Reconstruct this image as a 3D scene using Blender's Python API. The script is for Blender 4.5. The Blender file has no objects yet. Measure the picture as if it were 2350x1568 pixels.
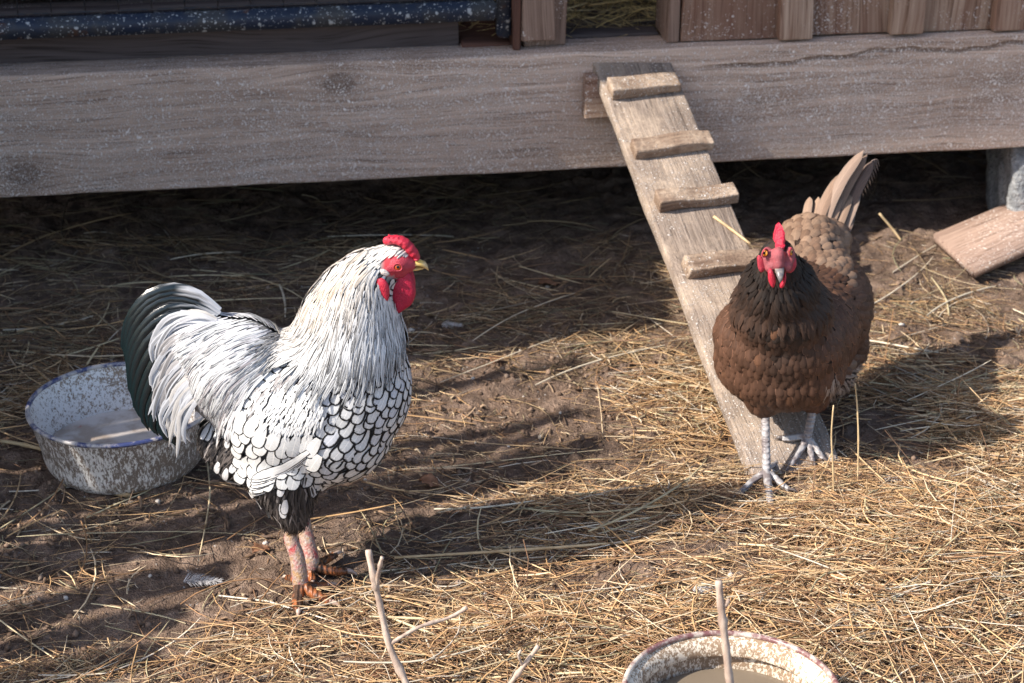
import bpy, bmesh, math, random
import numpy as np
from mathutils import Vector, Matrix
from mathutils.bvhtree import BVHTree

random.seed(7)
RNG = np.random.default_rng(7)
scene = bpy.context.scene
COL = scene.collection

# ------------------------------------------------------------------ camera
CAM_H, PITCH = 1.33, math.radians(25)
cam_data = bpy.data.cameras.new('camera')
cam_data.lens, cam_data.sensor_width = 70.0, 36.0
cam_data.clip_start, cam_data.clip_end = 0.05, 500
cam_data.dof.use_dof = True
cam_data.dof.focus_distance = 2.36
cam_data.dof.aperture_fstop = 10.0
cam = bpy.data.objects.new('camera', cam_data)
COL.objects.link(cam)
cam.location = (0, 0, CAM_H)
cam.rotation_euler = (math.radians(90) - PITCH, 0, 0)
scene.camera = cam

# ------------------------------------------------------------------ sky, sun, exposure
SUN_EL, SUN_AZ = math.radians(41), math.radians(23)      # low sun from the left, a little on the camera's side
SUN = Vector((-math.cos(SUN_EL) * math.cos(SUN_AZ), -math.cos(SUN_EL) * math.sin(SUN_AZ), math.sin(SUN_EL)))
world = bpy.data.worlds.new('World')
scene.world = world
world.use_nodes = True
wnt = world.node_tree
wnt.nodes.clear()
wo = wnt.nodes.new('ShaderNodeOutputWorld')
wb = wnt.nodes.new('ShaderNodeBackground')
sky = wnt.nodes.new('ShaderNodeTexSky')
sky.sky_type = 'NISHITA'
sky.sun_disc = False
sky.dust_density = 1.6
sky.ozone_density = 0.8
sky.sun_elevation = SUN_EL
sky.sun_rotation = math.atan2(SUN.x, SUN.y)
wb.inputs['Strength'].default_value = 0.13
wnt.links.new(sky.outputs[0], wb.inputs['Color'])
wnt.links.new(wb.outputs[0], wo.inputs['Surface'])
sun_data = bpy.data.lights.new('sun', 'SUN')
sun_data.energy = 4.3
sun_data.angle = math.radians(0.53)
sun_data.color = (1.0, 0.925, 0.82)
sun_ob = bpy.data.objects.new('sun', sun_data)
COL.objects.link(sun_ob)
sun_ob.location = (-3, -1, 4)
sun_ob.rotation_euler = SUN.to_track_quat('Z', 'Y').to_euler()
scene.view_settings.view_transform = 'Standard'
scene.view_settings.look = 'None'
scene.view_settings.exposure = 0.95
scene.view_settings.gamma = 1.0
scene.view_settings.use_curve_mapping = False
scene.render.engine = 'CYCLES'
scene.cycles.max_bounces = 6
scene.cycles.diffuse_bounces = 3
scene.cycles.glossy_bounces = 3
scene.cycles.caustics_reflective = False
scene.cycles.caustics_refractive = False

# ------------------------------------------------------------------ surveying helpers (photo point -> place in the yard)
FPX = 2350 * 70 / 36
C25, S25 = math.cos(PITCH), math.sin(PITCH)
def ray(px, py):
    a, b = (px - 1175) / FPX, -(py - 784) / FPX
    return Vector((a, C25 + b * S25, -S25 + b * C25))
def onY(px, py, Y):
    d = ray(px, py)
    return Vector((0, 0, CAM_H)) + d * (Y / d.y)
def onZ(px, py, z=0.0):
    d = ray(px, py)
    return Vector((0, 0, CAM_H)) + d * ((z - CAM_H) / d.z)
def onP(px, py, p0, n):
    d = ray(px, py); o = Vector((0, 0, CAM_H))
    return o + d * ((p0 - o).dot(n) / d.dot(n))
def proj(p):
    x, y, z = p[0], p[1], p[2] - CAM_H
    dep = y * C25 - z * S25
    return 1175 + FPX * x / dep, 784 - FPX * (y * S25 + z * C25) / dep

# ------------------------------------------------------------------ object helpers
def tag(o, label=None, cat=None, group=None, kind=None):
    if label: o['label'] = label
    if cat: o['category'] = cat
    if group: o['group'] = group
    if kind: o['kind'] = kind
    return o
def empty(name, loc):
    o = bpy.data.objects.new(name, None)
    o.empty_display_size = 0.05
    COL.objects.link(o)
    o.location = loc
    return o
def setparent(o, parent):
    if parent is not None:
        o.parent = parent
        m = Matrix.Translation(parent.location) @ parent.rotation_euler.to_matrix().to_4x4() if parent.parent is None else parent['_mw']
        o.matrix_parent_inverse = m.inverted()
def world_of(o):
    if o.parent is None:
        return Matrix.LocRotScale(o.location, o.rotation_euler, o.scale)
    return world_of(o.parent) @ o.matrix_parent_inverse @ Matrix.LocRotScale(o.location, o.rotation_euler, o.scale)
def link(name, me, mat, parent=None, matrix=None, smooth=True):
    o = bpy.data.objects.new(name, me)
    COL.objects.link(o)
    if mat is not None and len(me.materials) == 0: me.materials.append(mat)
    if smooth and len(me.polygons): me.polygons.foreach_set('use_smooth', [True] * len(me.polygons))
    if matrix is not None:
        o.location, q, o.scale = matrix.decompose()
        o.rotation_euler = q.to_euler()
    if parent is not None:
        o.parent = parent
        o.matrix_parent_inverse = world_of(parent).inverted()
    return o
def np_mesh(name, verts, faces, attrs=None, colors=None, vecs=None):
    verts = np.asarray(verts, dtype=np.float32).reshape(-1, 3)
    faces = np.asarray(faces, dtype=np.int32)
    k = faces.shape[1]
    me = bpy.data.meshes.new(name)
    me.vertices.add(len(verts)); me.vertices.foreach_set('co', verts.ravel())
    me.loops.add(faces.size); me.loops.foreach_set('vertex_index', faces.ravel())
    me.polygons.add(len(faces))
    me.polygons.foreach_set('loop_start', np.arange(0, faces.size, k, dtype=np.int32))
    me.update(calc_edges=True)
    for nme, a in (attrs or {}).items():
        at = me.attributes.new(nme, 'FLOAT', 'POINT')
        at.data.foreach_set('value', np.asarray(a, dtype=np.float32).ravel())
    for nme, a in (vecs or {}).items():
        at = me.attributes.new(nme, 'FLOAT_VECTOR', 'POINT')
        at.data.foreach_set('vector', np.asarray(a, dtype=np.float32).ravel())
    for nme, a in (colors or {}).items():
        a = np.asarray(a, dtype=np.float32).reshape(-1, 3)
        a = np.concatenate([a, np.ones((len(a), 1), np.float32)], 1)
        at = me.attributes.new(nme, 'FLOAT_COLOR', 'POINT')
        at.data.foreach_set('color', a.ravel())
    return me
def py_mesh(name, verts, faces):
    me = bpy.data.meshes.new(name)
    me.from_pydata([tuple(v) for v in verts], [], faces)
    me.update()
    return me
def bm_mesh(name, bm):
    me = bpy.data.meshes.new(name); bm.to_mesh(me); bm.free(); me.update(); return me

def board_mesh(name, L, T, H, bev=0.003, nx=12, wob=0.0015, seed=0):
    """a sawn board: x along the grain, y thickness, z height; edges softened and a little uneven"""
    r = random.Random(seed)
    bm = bmesh.new()
    bmesh.ops.create_cube(bm, size=1)
    bmesh.ops.scale(bm, vec=(L, T, H), verts=bm.verts)
    bmesh.ops.bevel(bm, geom=bm.edges[:], offset=bev, segments=2, affect='EDGES', profile=0.6)
    for i in range(1, nx):
        x = -L / 2 + L * i / nx
        geom = bm.verts[:] + bm.edges[:] + bm.faces[:]
        bmesh.ops.bisect_plane(bm, geom=geom, plane_co=(x, 0, 0), plane_no=(1, 0, 0))
    ph = [r.uniform(0, 6) for _ in range(6)]
    for v in bm.verts:
        t = v.co.x
        v.co.z += wob * (math.sin(t * 23 + ph[0] + (v.co.z > 0) * 2) + .6 * math.sin(t * 61 + ph[1] + (v.co.z > 0)))
        v.co.y += wob * .6 * (math.sin(t * 17 + ph[2]) + .5 * math.sin(t * 47 + ph[3]))
        v.co.x += wob * .5 * math.sin(v.co.z * 120 + ph[4])
    return bm_mesh(name, bm)
def frame_matrix(center, xdir, zdir):
    x = Vector(xdir).normalized(); z = Vector(zdir); z = (z - x * z.dot(x)).normalized(); y = z.cross(x)
    return Matrix((x, y, z)).transposed().to_4x4() if False else Matrix.Translation(center) @ Matrix((x, y, z)).transposed().to_4x4()

def tube_data(pts, radii, sides=8, caps=True, flat=1.0):
    pts = [Vector(p) for p in pts]
    vs, fs = [], []
    up = Vector((0.13, 0.31, 0.94))
    for i, p in enumerate(pts):
        t = (pts[min(i + 1, len(pts) - 1)] - pts[max(i - 1, 0)]).normalized()
        a = up - t * up.dot(t)
        if a.length < .1: a = Vector((1, 0, 0)) - t * t.x
        a.normalize(); b = t.cross(a)
        for k in range(sides):
            th = 2 * math.pi * k / sides
            vs.append(p + (a * math.cos(th) * flat + b * math.sin(th)) * radii[i])
    for i in range(len(pts) - 1):
        for k in range(sides):
            k2 = (k + 1) % sides
            fs.append((i * sides + k, i * sides + k2, (i + 1) * sides + k2, (i + 1) * sides + k))
    if caps:
        fs.append(tuple(range(sides))[::-1])
        fs.append(tuple((len(pts) - 1) * sides + k for k in range(sides)))
    return vs, fs
def smooth_path(pts, radii, n=4):
    """Catmull-Rom refinement of a polyline with radii"""
    P = [Vector(p) for p in pts]; out, ro = [], []
    for i in range(len(P) - 1):
        p0, p1, p2, p3 = P[max(i - 1, 0)], P[i], P[i + 1], P[min(i + 2, len(P) - 1)]
        for j in range(n):
            t = j / n
            out.append(.5 * ((2 * p1) + (p2 - p0) * t + (2 * p0 - 5 * p1 + 4 * p2 - p3) * t * t + (3 * p1 - p0 - 3 * p2 + p3) * t ** 3))
            ro.append(radii[i] * (1 - t) + radii[i + 1] * t)
    out.append(P[-1]); ro.append(radii[-1])
    return out, ro
def lathe_data(prof, n=72, center=(0, 0, 0), wob=0.0):
    vs, fs = [], []
    for r, z in prof:
        for k in range(n):
            th = 2 * math.pi * k / n
            rr = r * (1 + wob * math.sin(3 * th + 1) + wob * .5 * math.sin(7 * th))
            vs.append((center[0] + rr * math.cos(th), center[1] + rr * math.sin(th), center[2] + z))
    for i in range(len(prof) - 1):
        for k in range(n):
            k2 = (k + 1) % n
            fs.append((i * n + k, i * n + k2, (i + 1) * n + k2, (i + 1) * n + k))
    return vs, fs
def lens_mesh(name, outline, thick, axis=(0, 1, 0), rings=6, centre=None, bump=0.0, seed=1):
    """a plump leaf-like lobe from a closed outline (world points), swelling by `thick` to both sides along axis"""
    r = random.Random(seed)
    P = [Vector(p) for p in outline]; n = len(P)
    c = Vector(centre) if centre is not None else sum(P, Vector()) / n
    ax = Vector(axis).normalized()
    vs, fs = [], []
    for side in (1, -1):
        base = len(vs)
        vs.append(c + ax * thick * side)
        for q in range(1, rings + 1):
            s = q / rings
            h = thick * math.sqrt(max(0, 1 - s ** 2.4)) * side if q < rings else 0
            for p in P:
                d = c.lerp(p, s)
                vs.append(d + ax * (h + bump * r.uniform(-1, 1) * (q < rings)))
        for k in range(n):
            k2 = (k + 1) % n
            t = (base, base + 1 + k, base + 1 + k2)
            fs.append(t if side > 0 else t[::-1])
            for q in range(rings - 1):
                a, b = base + 1 + q * n, base + 1 + (q + 1) * n
                f = (a + k, b + k, b + k2, a + k2)
                fs.append(f if side > 0 else f[::-1])
    me = py_mesh(name, vs, fs)
    bm = bmesh.new(); bm.from_mesh(me)
    bmesh.ops.remove_doubles(bm, verts=bm.verts, dist=1e-6)
    bmesh.ops.recalc_face_normals(bm, faces=bm.faces)
    bm.to_mesh(me); bm.free()
    return me
def ellipsoid(center, a, b, c, rot=None, seg=20, rings=12):
    bm = bmesh.new()
    bmesh.ops.create_uvsphere(bm, u_segments=seg, v_segments=rings, radius=1)
    M = Matrix.Diagonal((a, b, c, 1))
    if rot is not None: M = rot.to_4x4() @ M
    M = Matrix.Translation(center) @ M
    vs = [M @ v.co for v in bm.verts]
    bm.verts.index_update()
    fs = [tuple(v.index for v in f.verts) for f in bm.faces]
    bm.free()
    return vs, fs
def union(name, pieces, voxel, smooth_it=8, fac=0.5):
    """grow several overlapping closed shapes into one continuous skin"""
    vs, fs = [], []
    for v, f in pieces:
        o = len(vs); vs += [tuple(x) for x in v]; fs += [tuple(i + o for i in q) for q in f]
    me = bpy.data.meshes.new(name + '_src'); me.from_pydata(vs, [], fs); me.update()
    ob = bpy.data.objects.new(name + '_src', me); COL.objects.link(ob)
    m = ob.modifiers.new('r', 'REMESH'); m.mode = 'VOXEL'; m.voxel_size = voxel
    s = ob.modifiers.new('s', 'SMOOTH'); s.iterations = smooth_it; s.factor = fac
    dg = bpy.context.evaluated_depsgraph_get()
    out = bpy.data.meshes.new_from_object(ob.evaluated_get(dg))
    out.name = name
    bpy.data.objects.remove(ob); bpy.data.meshes.remove(me)
    return out

# ------------------------------------------------------------------ material helpers
class NT:
    def __init__(self, name, rough=0.7, spec=0.3):
        self.m = bpy.data.materials.new(name); self.m.use_nodes = True
        self.nt = self.m.node_tree; self.b = self.nt.nodes['Principled BSDF']
        self.b.inputs['Roughness'].default_value = rough
        self.b.inputs['Specular IOR Level'].default_value = spec
    def n(self, t): return self.nt.nodes.new(t)
    def l(self, a, b): self.nt.links.new(a, b)
    def put(self, sock, v):
        if isinstance(v, bpy.types.NodeSocket): self.l(v, sock)
        elif isinstance(v, (tuple, list)) and len(v) == 3 and len(sock.default_value) == 4: sock.default_value = (*v, 1)
        else: sock.default_value = v
    def coord(self, out='Object'): return self.n('ShaderNodeTexCoord').outputs[out]
    def attr(self, name, out='Fac'):
        a = self.n('ShaderNodeAttribute'); a.attribute_name = name; return a.outputs[out]
    def rnd(self): return self.n('ShaderNodeObjectInfo').outputs['Random']
    def math(self, op, a, b=None, c=None, clamp=False):
        m = self.n('ShaderNodeMath'); m.operation = op; m.use_clamp = clamp
        for i, v in enumerate((a, b, c)):
            if v is not None: self.put(m.inputs[i], v)
        return m.outputs[0]
    def vmul(self, v, s, off=None):
        m = self.n('ShaderNodeVectorMath'); m.operation = 'MULTIPLY_ADD'
        self.put(m.inputs[0], v); self.put(m.inputs[1], s); self.put(m.inputs[2], off if off is not None else (0, 0, 0))
        return m.outputs[0]
    def vadd(self, a, b):
        m = self.n('ShaderNodeVectorMath'); m.operation = 'ADD'; self.put(m.inputs[0], a); self.put(m.inputs[1], b); return m.outputs[0]
    def sep(self, v):
        s = self.n('ShaderNodeSeparateXYZ'); self.put(s.inputs[0], v); return s.outputs
    def comb(self, x, y, z):
        s = self.n('ShaderNodeCombineXYZ')
        for i, v in enumerate((x, y, z)): self.put(s.inputs[i], v)
        return s.outputs[0]
    def noise(self, v, scale, detail=3, rough=0.55, dist=0.0, out=0):
        t = self.n('ShaderNodeTexNoise'); self.put(t.inputs['Vector'], v)
        t.inputs['Scale'].default_value = scale; t.inputs['Detail'].default_value = detail
        t.inputs['Roughness'].default_value = rough; t.inputs['Distortion'].default_value = dist
        return t.outputs[out]
    def voro(self, v, scale, feature='F1', out='Distance', rand=1.0):
        t = self.n('ShaderNodeTexVoronoi'); t.feature = feature; self.put(t.inputs['Vector'], v)
        t.inputs['Scale'].default_value = scale; t.inputs['Randomness'].default_value = rand
        return t.outputs[out]
    def voro2(self, v, scale):
        t = self.n('ShaderNodeTexVoronoi'); self.put(t.inputs['Vector'], v); t.inputs['Scale'].default_value = scale
        return t.outputs['Distance'], t.outputs['Color']
    def ramp(self, f, stops, interp='LINEAR'):
        r = self.n('ShaderNodeValToRGB'); r.color_ramp.interpolation = interp
        e = r.color_ramp.elements
        while len(e) < len(stops): e.new(0.5)
        for el, (p, c) in zip(e, stops):
            el.position = p; el.color = (*c, 1) if isinstance(c, (tuple, list)) else (c, c, c, 1)
        self.put(r.inputs[0], f); return r.outputs[0]
    def mix(self, f, a, b, mode='MIX'):
        m = self.n('ShaderNodeMix'); m.data_type = 'RGBA'; m.blend_type = mode
        self.put(m.inputs[0], f); self.put(m.inputs[6], a); self.put(m.inputs[7], b); return m.outputs[2]
    def step(self, v, lo, hi):
        m = self.n('ShaderNodeMapRange'); m.interpolation_type = 'SMOOTHSTEP'
        self.put(m.inputs[0], v); self.put(m.inputs[1], lo); self.put(m.inputs[2], hi); return m.outputs[0]
    def bump(self, h, strength=0.5, dist=0.002, prev=None):
        b = self.n('ShaderNodeBump'); b.inputs['Strength'].default_value = strength; b.inputs['Distance'].default_value = dist
        self.put(b.inputs['Height'], h)
        if prev is not None: self.l(prev, b.inputs['Normal'])
        return b.outputs[0]
    def done(self, color, normal=None, rough=None):
        self.put(self.b.inputs['Base Color'], color)
        if normal is not None: self.l(normal, self.b.inputs['Normal'])
        if rough is not None: self.put(self.b.inputs['Roughness'], rough)
        return self.m

def wood(name, light, dark, speck=0.0, knots=(), stain=0.4, red=None, gscale=1.0, dusty=0.0, crack=None, relief=.55, lowspeck=0.0, speck_col=(.74, .68, .64)):
    """weathered softwood, x along the grain; optional knots (x, z, radius), droppings specks and a paint remnant"""
    M = NT(name, 0.85, 0.15)
    co = M.vadd(M.coord(), M.vmul(M.comb(M.rnd(), M.rnd(), M.rnd()), (13.7 if not knots else 0.0, 3.1 if not knots else 0.0, 7.9 if not knots else 0.0)))
    s = M.sep(co)
    x, y, z = s[0], s[1], s[2]
    wav = M.noise(M.vmul(co, (2.2, 5, 5)), 1.0, 2)
    warp = M.math('MULTIPLY', M.math('SUBTRACT', wav, .5), .06)
    kmask = None
    for kx, kz, kr in knots:
        dx = M.math('MULTIPLY', M.math('SUBTRACT', x, kx), .7)
        dz = M.math('SUBTRACT', z, kz)
        d = M.math('POWER', M.math('ADD', M.math('MULTIPLY', dx, dx), M.math('MULTIPLY', dz, dz)), .5)
        infl = M.math('POWER', 2.718, M.math('MULTIPLY', M.math('DIVIDE', d, kr * 2.6), -1.6))
        warp = M.math('ADD', warp, M.math('MULTIPLY', infl, M.math('MULTIPLY', M.math('SIGN', dz), -kr * 1.4)))
        dd = M.math('ADD', d, M.math('MULTIPLY', M.math('SUBTRACT', M.noise(co, 60, 2), .5), kr * .35))
        k = M.math('SUBTRACT', 1.0, M.step(dd, kr * .75, kr * 1.05))
        ringk = M.math('MULTIPLY', M.math('SUBTRACT', 1.0, M.step(dd, kr * 1.0, kr * 2.3)), .45)
        k = M.math('MAXIMUM', k, ringk)
        kmask = k if kmask is None else M.math('MAXIMUM', kmask, k)
    z2 = M.math('ADD', z, warp)
    cg = M.comb(x, y, z2)
    g1 = M.noise(M.vmul(cg, (1.4 * gscale, 95 * gscale, 95 * gscale)), 1.0, 3, .6)
    g2 = M.noise(M.vmul(cg, (7 * gscale, 330 * gscale, 330 * gscale)), 1.0, 2, .6)
    st = M.noise(M.vmul(co, (3, 8, 8)), 1.0, 4, .6)
    g = M.math('ADD', M.math('MULTIPLY', g1, .62), M.math('MULTIPLY', g2, .38))
    col = M.ramp(g, [(0.34, dark), (0.5, tuple((a + b) / 2 for a, b in zip(light, dark))), (0.64, light)])
    col = M.mix(M.math('MULTIPLY', M.step(st, .5, .75), stain), col, tuple(c * .55 for c in dark))
    if red is not None:
        rm = M.step(M.noise(M.vmul(co, (2.0, 18, 9)), 1.0, 4, .65), .42, .62)
        col = M.mix(M.math('MULTIPLY', rm, .55), col, red)
    if kmask is not None:
        kc = M.mix(M.noise(co, 90, 2), tuple(c * .38 for c in dark), tuple(c * .75 for c in dark))
        col = M.mix(M.math('MULTIPLY', kmask, .8), col, kc)
    h = g
    cr_ = M.math('MULTIPLY', M.math('SUBTRACT', 1.0, M.step(g2, .33, .43)), .6)
    col = M.mix(cr_, col, tuple(c * .45 for c in dark))
    if crack is not None:
        cx0, cz0 = crack
        cz = M.math('ADD', M.math('MULTIPLY', M.math('SUBTRACT', x, cx0), .035), M.math('ADD', cz0, M.math('MULTIPLY', M.math('SUBTRACT', M.noise(M.comb(x, 0.0, 0.0), 6.0, 2), .5), .05)))
        dd0 = M.math('ABSOLUTE', M.math('SUBTRACT', z, cz))
        cm = M.math('MULTIPLY', M.math('SUBTRACT', 1.0, M.step(dd0, .0012, .005)), M.math('MULTIPLY', M.step(x, cx0, cx0 + .1), M.math('SUBTRACT', 1.0, M.step(x, cx0 + .62, cx0 + .75))))
        col = M.mix(M.math('MULTIPLY', cm, .75), col, tuple(c * .35 for c in dark))
        h = M.math('SUBTRACT', h, M.math('MULTIPLY', cm, 1.5))
    if dusty > 0:
        dm = M.step(M.noise(co, 14, 4, .7), .4, .7)
        dm = M.math('MULTIPLY', M.math('MULTIPLY', dm, M.noise(co, 160, 2)), dusty * 1.6, clamp=True)
        col = M.mix(dm, col, (.55, .43, .33))
        h = M.math('ADD', h, M.math('MULTIPLY', M.noise(co, 120, 3, .7), dusty))
    if speck > 0:
        tot = None
        cw = M.vadd(co, M.vmul(M.noise(co, 40, 2, out=1), (.02, .02, .02))); clus = M.noise(co, 6, 2)
        for sc, th in ((78, .17), (150, .30), (290, .42), (520, .46)):
            vd, vc = M.voro2(cw, sc)
            pick = M.step(M.math('ADD', M.sep(vc)[0], M.math('ADD', M.math('MULTIPLY', M.math('SUBTRACT', clus, .5), 1.1), M.math('MULTIPLY', z, -lowspeck))), .93 - speck * .38, .97 - speck * .3)
            m_ = M.math('MULTIPLY', M.math('SUBTRACT', 1.0, M.step(vd, th * .65, th)), pick)
            tot = m_ if tot is None else M.math('MAXIMUM', tot, m_)
        sv = M.math('MULTIPLY', tot, M.math('MULTIPLY_ADD', M.noise(co, 30, 2), 1.1, .25), clamp=True)
        col = M.mix(sv, col, speck_col)
        h = M.math('ADD', h, M.math('MULTIPLY', tot, .7))
    nrm = M.bump(h, relief, .0028)
    return M.done(col, nrm)

# ================================================================== ground
def _h(ix, iy, s):
    v = np.sin(ix * 127.1 + iy * 311.7 + s * 74.7) * 43758.5453
    return v - np.floor(v)
def vnoise(x, y, f, s=0):
    x, y = np.asarray(x) * f, np.asarray(y) * f
    ix, iy = np.floor(x), np.floor(y); fx, fy = x - ix, y - iy
    fx, fy = fx * fx * (3 - 2 * fx), fy * fy * (3 - 2 * fy)
    a = _h(ix, iy, s) * (1 - fx) + _h(ix + 1, iy, s) * fx
    b = _h(ix, iy + 1, s) * (1 - fx) + _h(ix + 1, iy + 1, s) * fx
    return a * (1 - fy) + b * fy - .5
# places of thick litter: (photo x, y, spread x, spread y, amount)
LITTER = [(2200, 1260, 420, 150, 1.0), (1950, 1420, 420, 130, 1.0), (1350, 1500, 420, 90, .9), (800, 1530, 330, 80, .65), (250, 1540, 330, 50, .34),
          (1350, 1230, 330, 120, .30), (1580, 900, 110, 110, .6), (1500, 800, 150, 35, .36), (2200, 960, 200, 130, .9),
          (2150, 740, 260, 60, .42), (700, 560, 700, 90, .34), (300, 700, 320, 120, .36), (1250, 690, 300, 90, .36), (60, 900, 160, 60, .40),
          (760, 1400, 160, 40, .6), (300, 1340, 420, 60, .10), (1650, 1180, 180, 90, .6), (150, 1200, 250, 60, .04), (1050, 1090, 160, 60, .04), (2100, 450, 260, 60, .2)]
LIT = []
for px, py, rx, ry, w in LITTER:
    c = onZ(px, py); e = onZ(px + rx, py); f1 = onZ(px, py - ry); f2 = onZ(px, py + ry)
    LIT.append((c.x, c.y, abs(e.x - c.x), abs(f1.y - f2.y) / 2, w))
def litter(x, y):
    d = np.full(np.shape(x), .012)
    for cx, cy, sx, sy, w in LIT:
        d = np.maximum(d, w * np.exp(-(((x - cx) / sx) ** 2 + ((y - cy) / sy) ** 2) * .9))
    return d
def glow_h(x, y):
    """broad shape of the yard: low humps, straw heap on the right"""
    hx = .018 * np.exp(-(((x - .62) / .35) ** 2 + ((y - 2.15) / .25) ** 2))
    hx = hx + .012 * np.exp(-(((x - .30) / .4) ** 2 + ((y - 2.02) / .12) ** 2))
    return hx + .012 * vnoise(x, y, 4, 1) - .004
def ground_h(x, y):
    g = glow_h(x, y)
    m = .010 * vnoise(x, y, 13, 2) + .0075 * vnoise(x, y, 34, 3) + .0075 * vnoise(x, y, 80, 4) + .0045 * vnoise(x, y, 170, 5)
    cl = np.maximum(0, vnoise(x, y, 55, 9) - .12) * .03 * (vnoise(x, y, 6, 8) + .5)
    return g + m + cl
def gz(x, y): return float(ground_h(np.array([x]), np.array([y]))[0])

xs = np.concatenate([-np.geomspace(60, 1.5, 14), np.linspace(-1.3, 1.35, 380), np.geomspace(1.5, 60, 14)])
ys = np.concatenate([[-60, -20, -6, -2, 0, 1.0], np.linspace(1.4, 4.6, 440), np.geomspace(4.8, 60, 12)])
GX, GY = np.meshgrid(xs, ys)
GZ = ground_h(GX, GY)
far = np.clip((np.maximum(np.abs(GX) - 1.4, np.maximum(GY - 4.5, 1.3 - GY))) / .8, 0, 1)
GZ = GZ * (1 - far)
nx_, ny_ = len(xs), len(ys)
idx = np.arange(nx_ * ny_).reshape(ny_, nx_)
gf = np.stack([idx[:-1, :-1], idx[:-1, 1:], idx[1:, 1:], idx[1:, :-1]], -1).reshape(-1, 4)
gme = np_mesh('ground', np.stack([GX, GY, GZ], -1), gf, attrs={'lit': litter(GX, GY)})
M = NT('trodden_mud', .9, .25)
co = M.coord()
big = M.noise(co, 3.2, 4, .6); mid = M.noise(co, 22, 5, .65); fine = M.noise(co, 140, 4, .7); gr = M.noise(co, 420, 2, .6)
c = M.ramp(mid, [(.32, (.095, .062, .045)), (.5, (.185, .125, .092)), (.68, (.330, .232, .175))])
c = M.mix(M.math('MULTIPLY', M.step(big, .45, .68), .55), c, (.105, .072, .054))
c = M.mix(M.math('MULTIPLY', M.step(fine, .52, .7), .5), c, (.40, .29, .22))
chaff = M.step(M.noise(M.vmul(co, (60, 190, 60)), 1.0, 3, .7), .60, .70)
c = M.mix(M.math('MULTIPLY', chaff, M.math('MULTIPLY_ADD', M.attr('lit'), .6, .18), clamp=True), c, (.42, .30, .17))
c = M.mix(M.math('MULTIPLY', M.step(M.voro(co, 95), .18, .08), M.step(M.noise(co, 9, 2), .52, .62)), c, (.45, .42, .40))
nm = M.bump(M.math('ADD', M.math('MULTIPLY', mid, 1.2), M.math('ADD', fine, M.math('MULTIPLY', gr, .5))), 1.0, .008)
rgh = M.ramp(big, [(.4, .62), (.6, .92)])
ground = tag(link('ground', gme, M.done(c, nm, rgh)), kind='structure')

# ================================================================== straw
def strands(name, n, box, mat, dens=None, Lr=(.03, .16), Rr=(.0004, .0013), hmax=.010, pal=None, zfun=None, seed=3, K=6, S=3, ang=(0, .75), tilt=.05, bend=.10, reject=None):
    r = np.random.default_rng(seed)
    m = int(n * 14) if dens is not None else n
    x = r.uniform(box[0], box[1], m); y = r.uniform(box[2], box[3], m)
    if dens is not None:
        clump = np.clip(.55 + 1.1 * vnoise(x, y, 7, 21) + .8 * vnoise(x, y, 19, 22), .05, 1.6)
        keep = r.random(m) < dens(x, y) * clump
        x, y = x[keep][:n], y[keep][:n]
    if reject is not None:
        k = ~reject(x, y); x, y = x[k], y[k]
    n = len(x)
    L = Lr[0] + (Lr[1] - Lr[0]) * r.random(n) ** 2.2
    R = Rr[0] + (Rr[1] - Rr[0]) * r.random(n) ** 2.0
    th = np.where(r.random(n) < .72, r.normal(ang[0], ang[1], n), r.uniform(-math.pi, math.pi, n))
    bd = r.normal(0, bend, n) * L; kink = r.normal(0, bend * .6, n) * L
    pit = r.normal(0, tilt, n)
    rare = r.random(n) < .035
    pit = np.where(rare, r.normal(0, tilt * 4, n), pit)
    t = np.linspace(-.5, .5, K)[None, :]
    cx, sx = np.cos(th)[:, None], np.sin(th)[:, None]
    lx = L[:, None] * t; ly = bd[:, None] * (t * t * 4 - .5) + kink[:, None] * np.abs(t + .1)
    X = x[:, None] + lx * cx - ly * sx; Y = y[:, None] + lx * sx + ly * cx
    dd = dens(x, y) if dens is not None else np.ones(n)
    h = r.random(n) ** 1.5 * hmax * (.15 + dd ** 1.3)
    Z0 = zfun(x, y) if zfun is not None else None
    Zb = (zfun(X, Y) + .0035)
    Z = Zb + h[:, None] + np.abs(pit)[:, None] * (lx * np.sign(pit)[:, None] + L[:, None] * .5) * 1.0 + R[:, None]
    P = np.stack([X, Y, Z], -1)
    T = np.gradient(P, axis=1); T /= np.linalg.norm(T, axis=-1, keepdims=True)
    A = np.cross(T, np.array([0, 0, 1.0])); A /= np.linalg.norm(A, axis=-1, keepdims=True) + 1e-9
    B = np.cross(A, T)
    flat = r.uniform(.3, 1.0, n)[:, None, None, None]
    taper = np.interp(np.linspace(0, 1, K), [0, .1, .8, 1], [.8, 1, .9, .35])[None, :, None, None]
    aa = np.arange(S) * 2 * math.pi / S + r.random((n, 1, 1)) * 6.28
    rr = R[:, None, None, None] * taper
    V = P[:, :, None, :] + (np.cos(aa)[..., None] * A[:, :, None, :] + np.sin(aa)[..., None] * B[:, :, None, :] * flat) * rr
    k = np.arange(S); k2 = (k + 1) % S
    q = np.stack([k, k2, k2 + S, k + S], -1)
    q = (q[None] + (np.arange(K - 1) * S)[:, None, None]).reshape(-1, 4)
    Fc = (q[None] + (np.arange(n) * K * S)[:, None, None]).reshape(-1, 4)
    pal = np.array(pal)
    ci = r.choice(len(pal), n, p=pal[:, 3] / pal[:, 3].sum())
    col = pal[ci, :3] * r.uniform(.72, 1.22, n)[:, None]
    col = np.repeat(col[:, None, :], K * S, 1)
    me = np_mesh(name, V, Fc, colors={'cb': col}, attrs={'fr': np.repeat(r.random(n)[:, None], K * S, 1), 'fv': np.tile(np.repeat(np.linspace(0, 1, K), S), n)})
    return me
M = NT('dry_straw', .55, .35)
c = M.attr('cb', 'Color')
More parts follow.
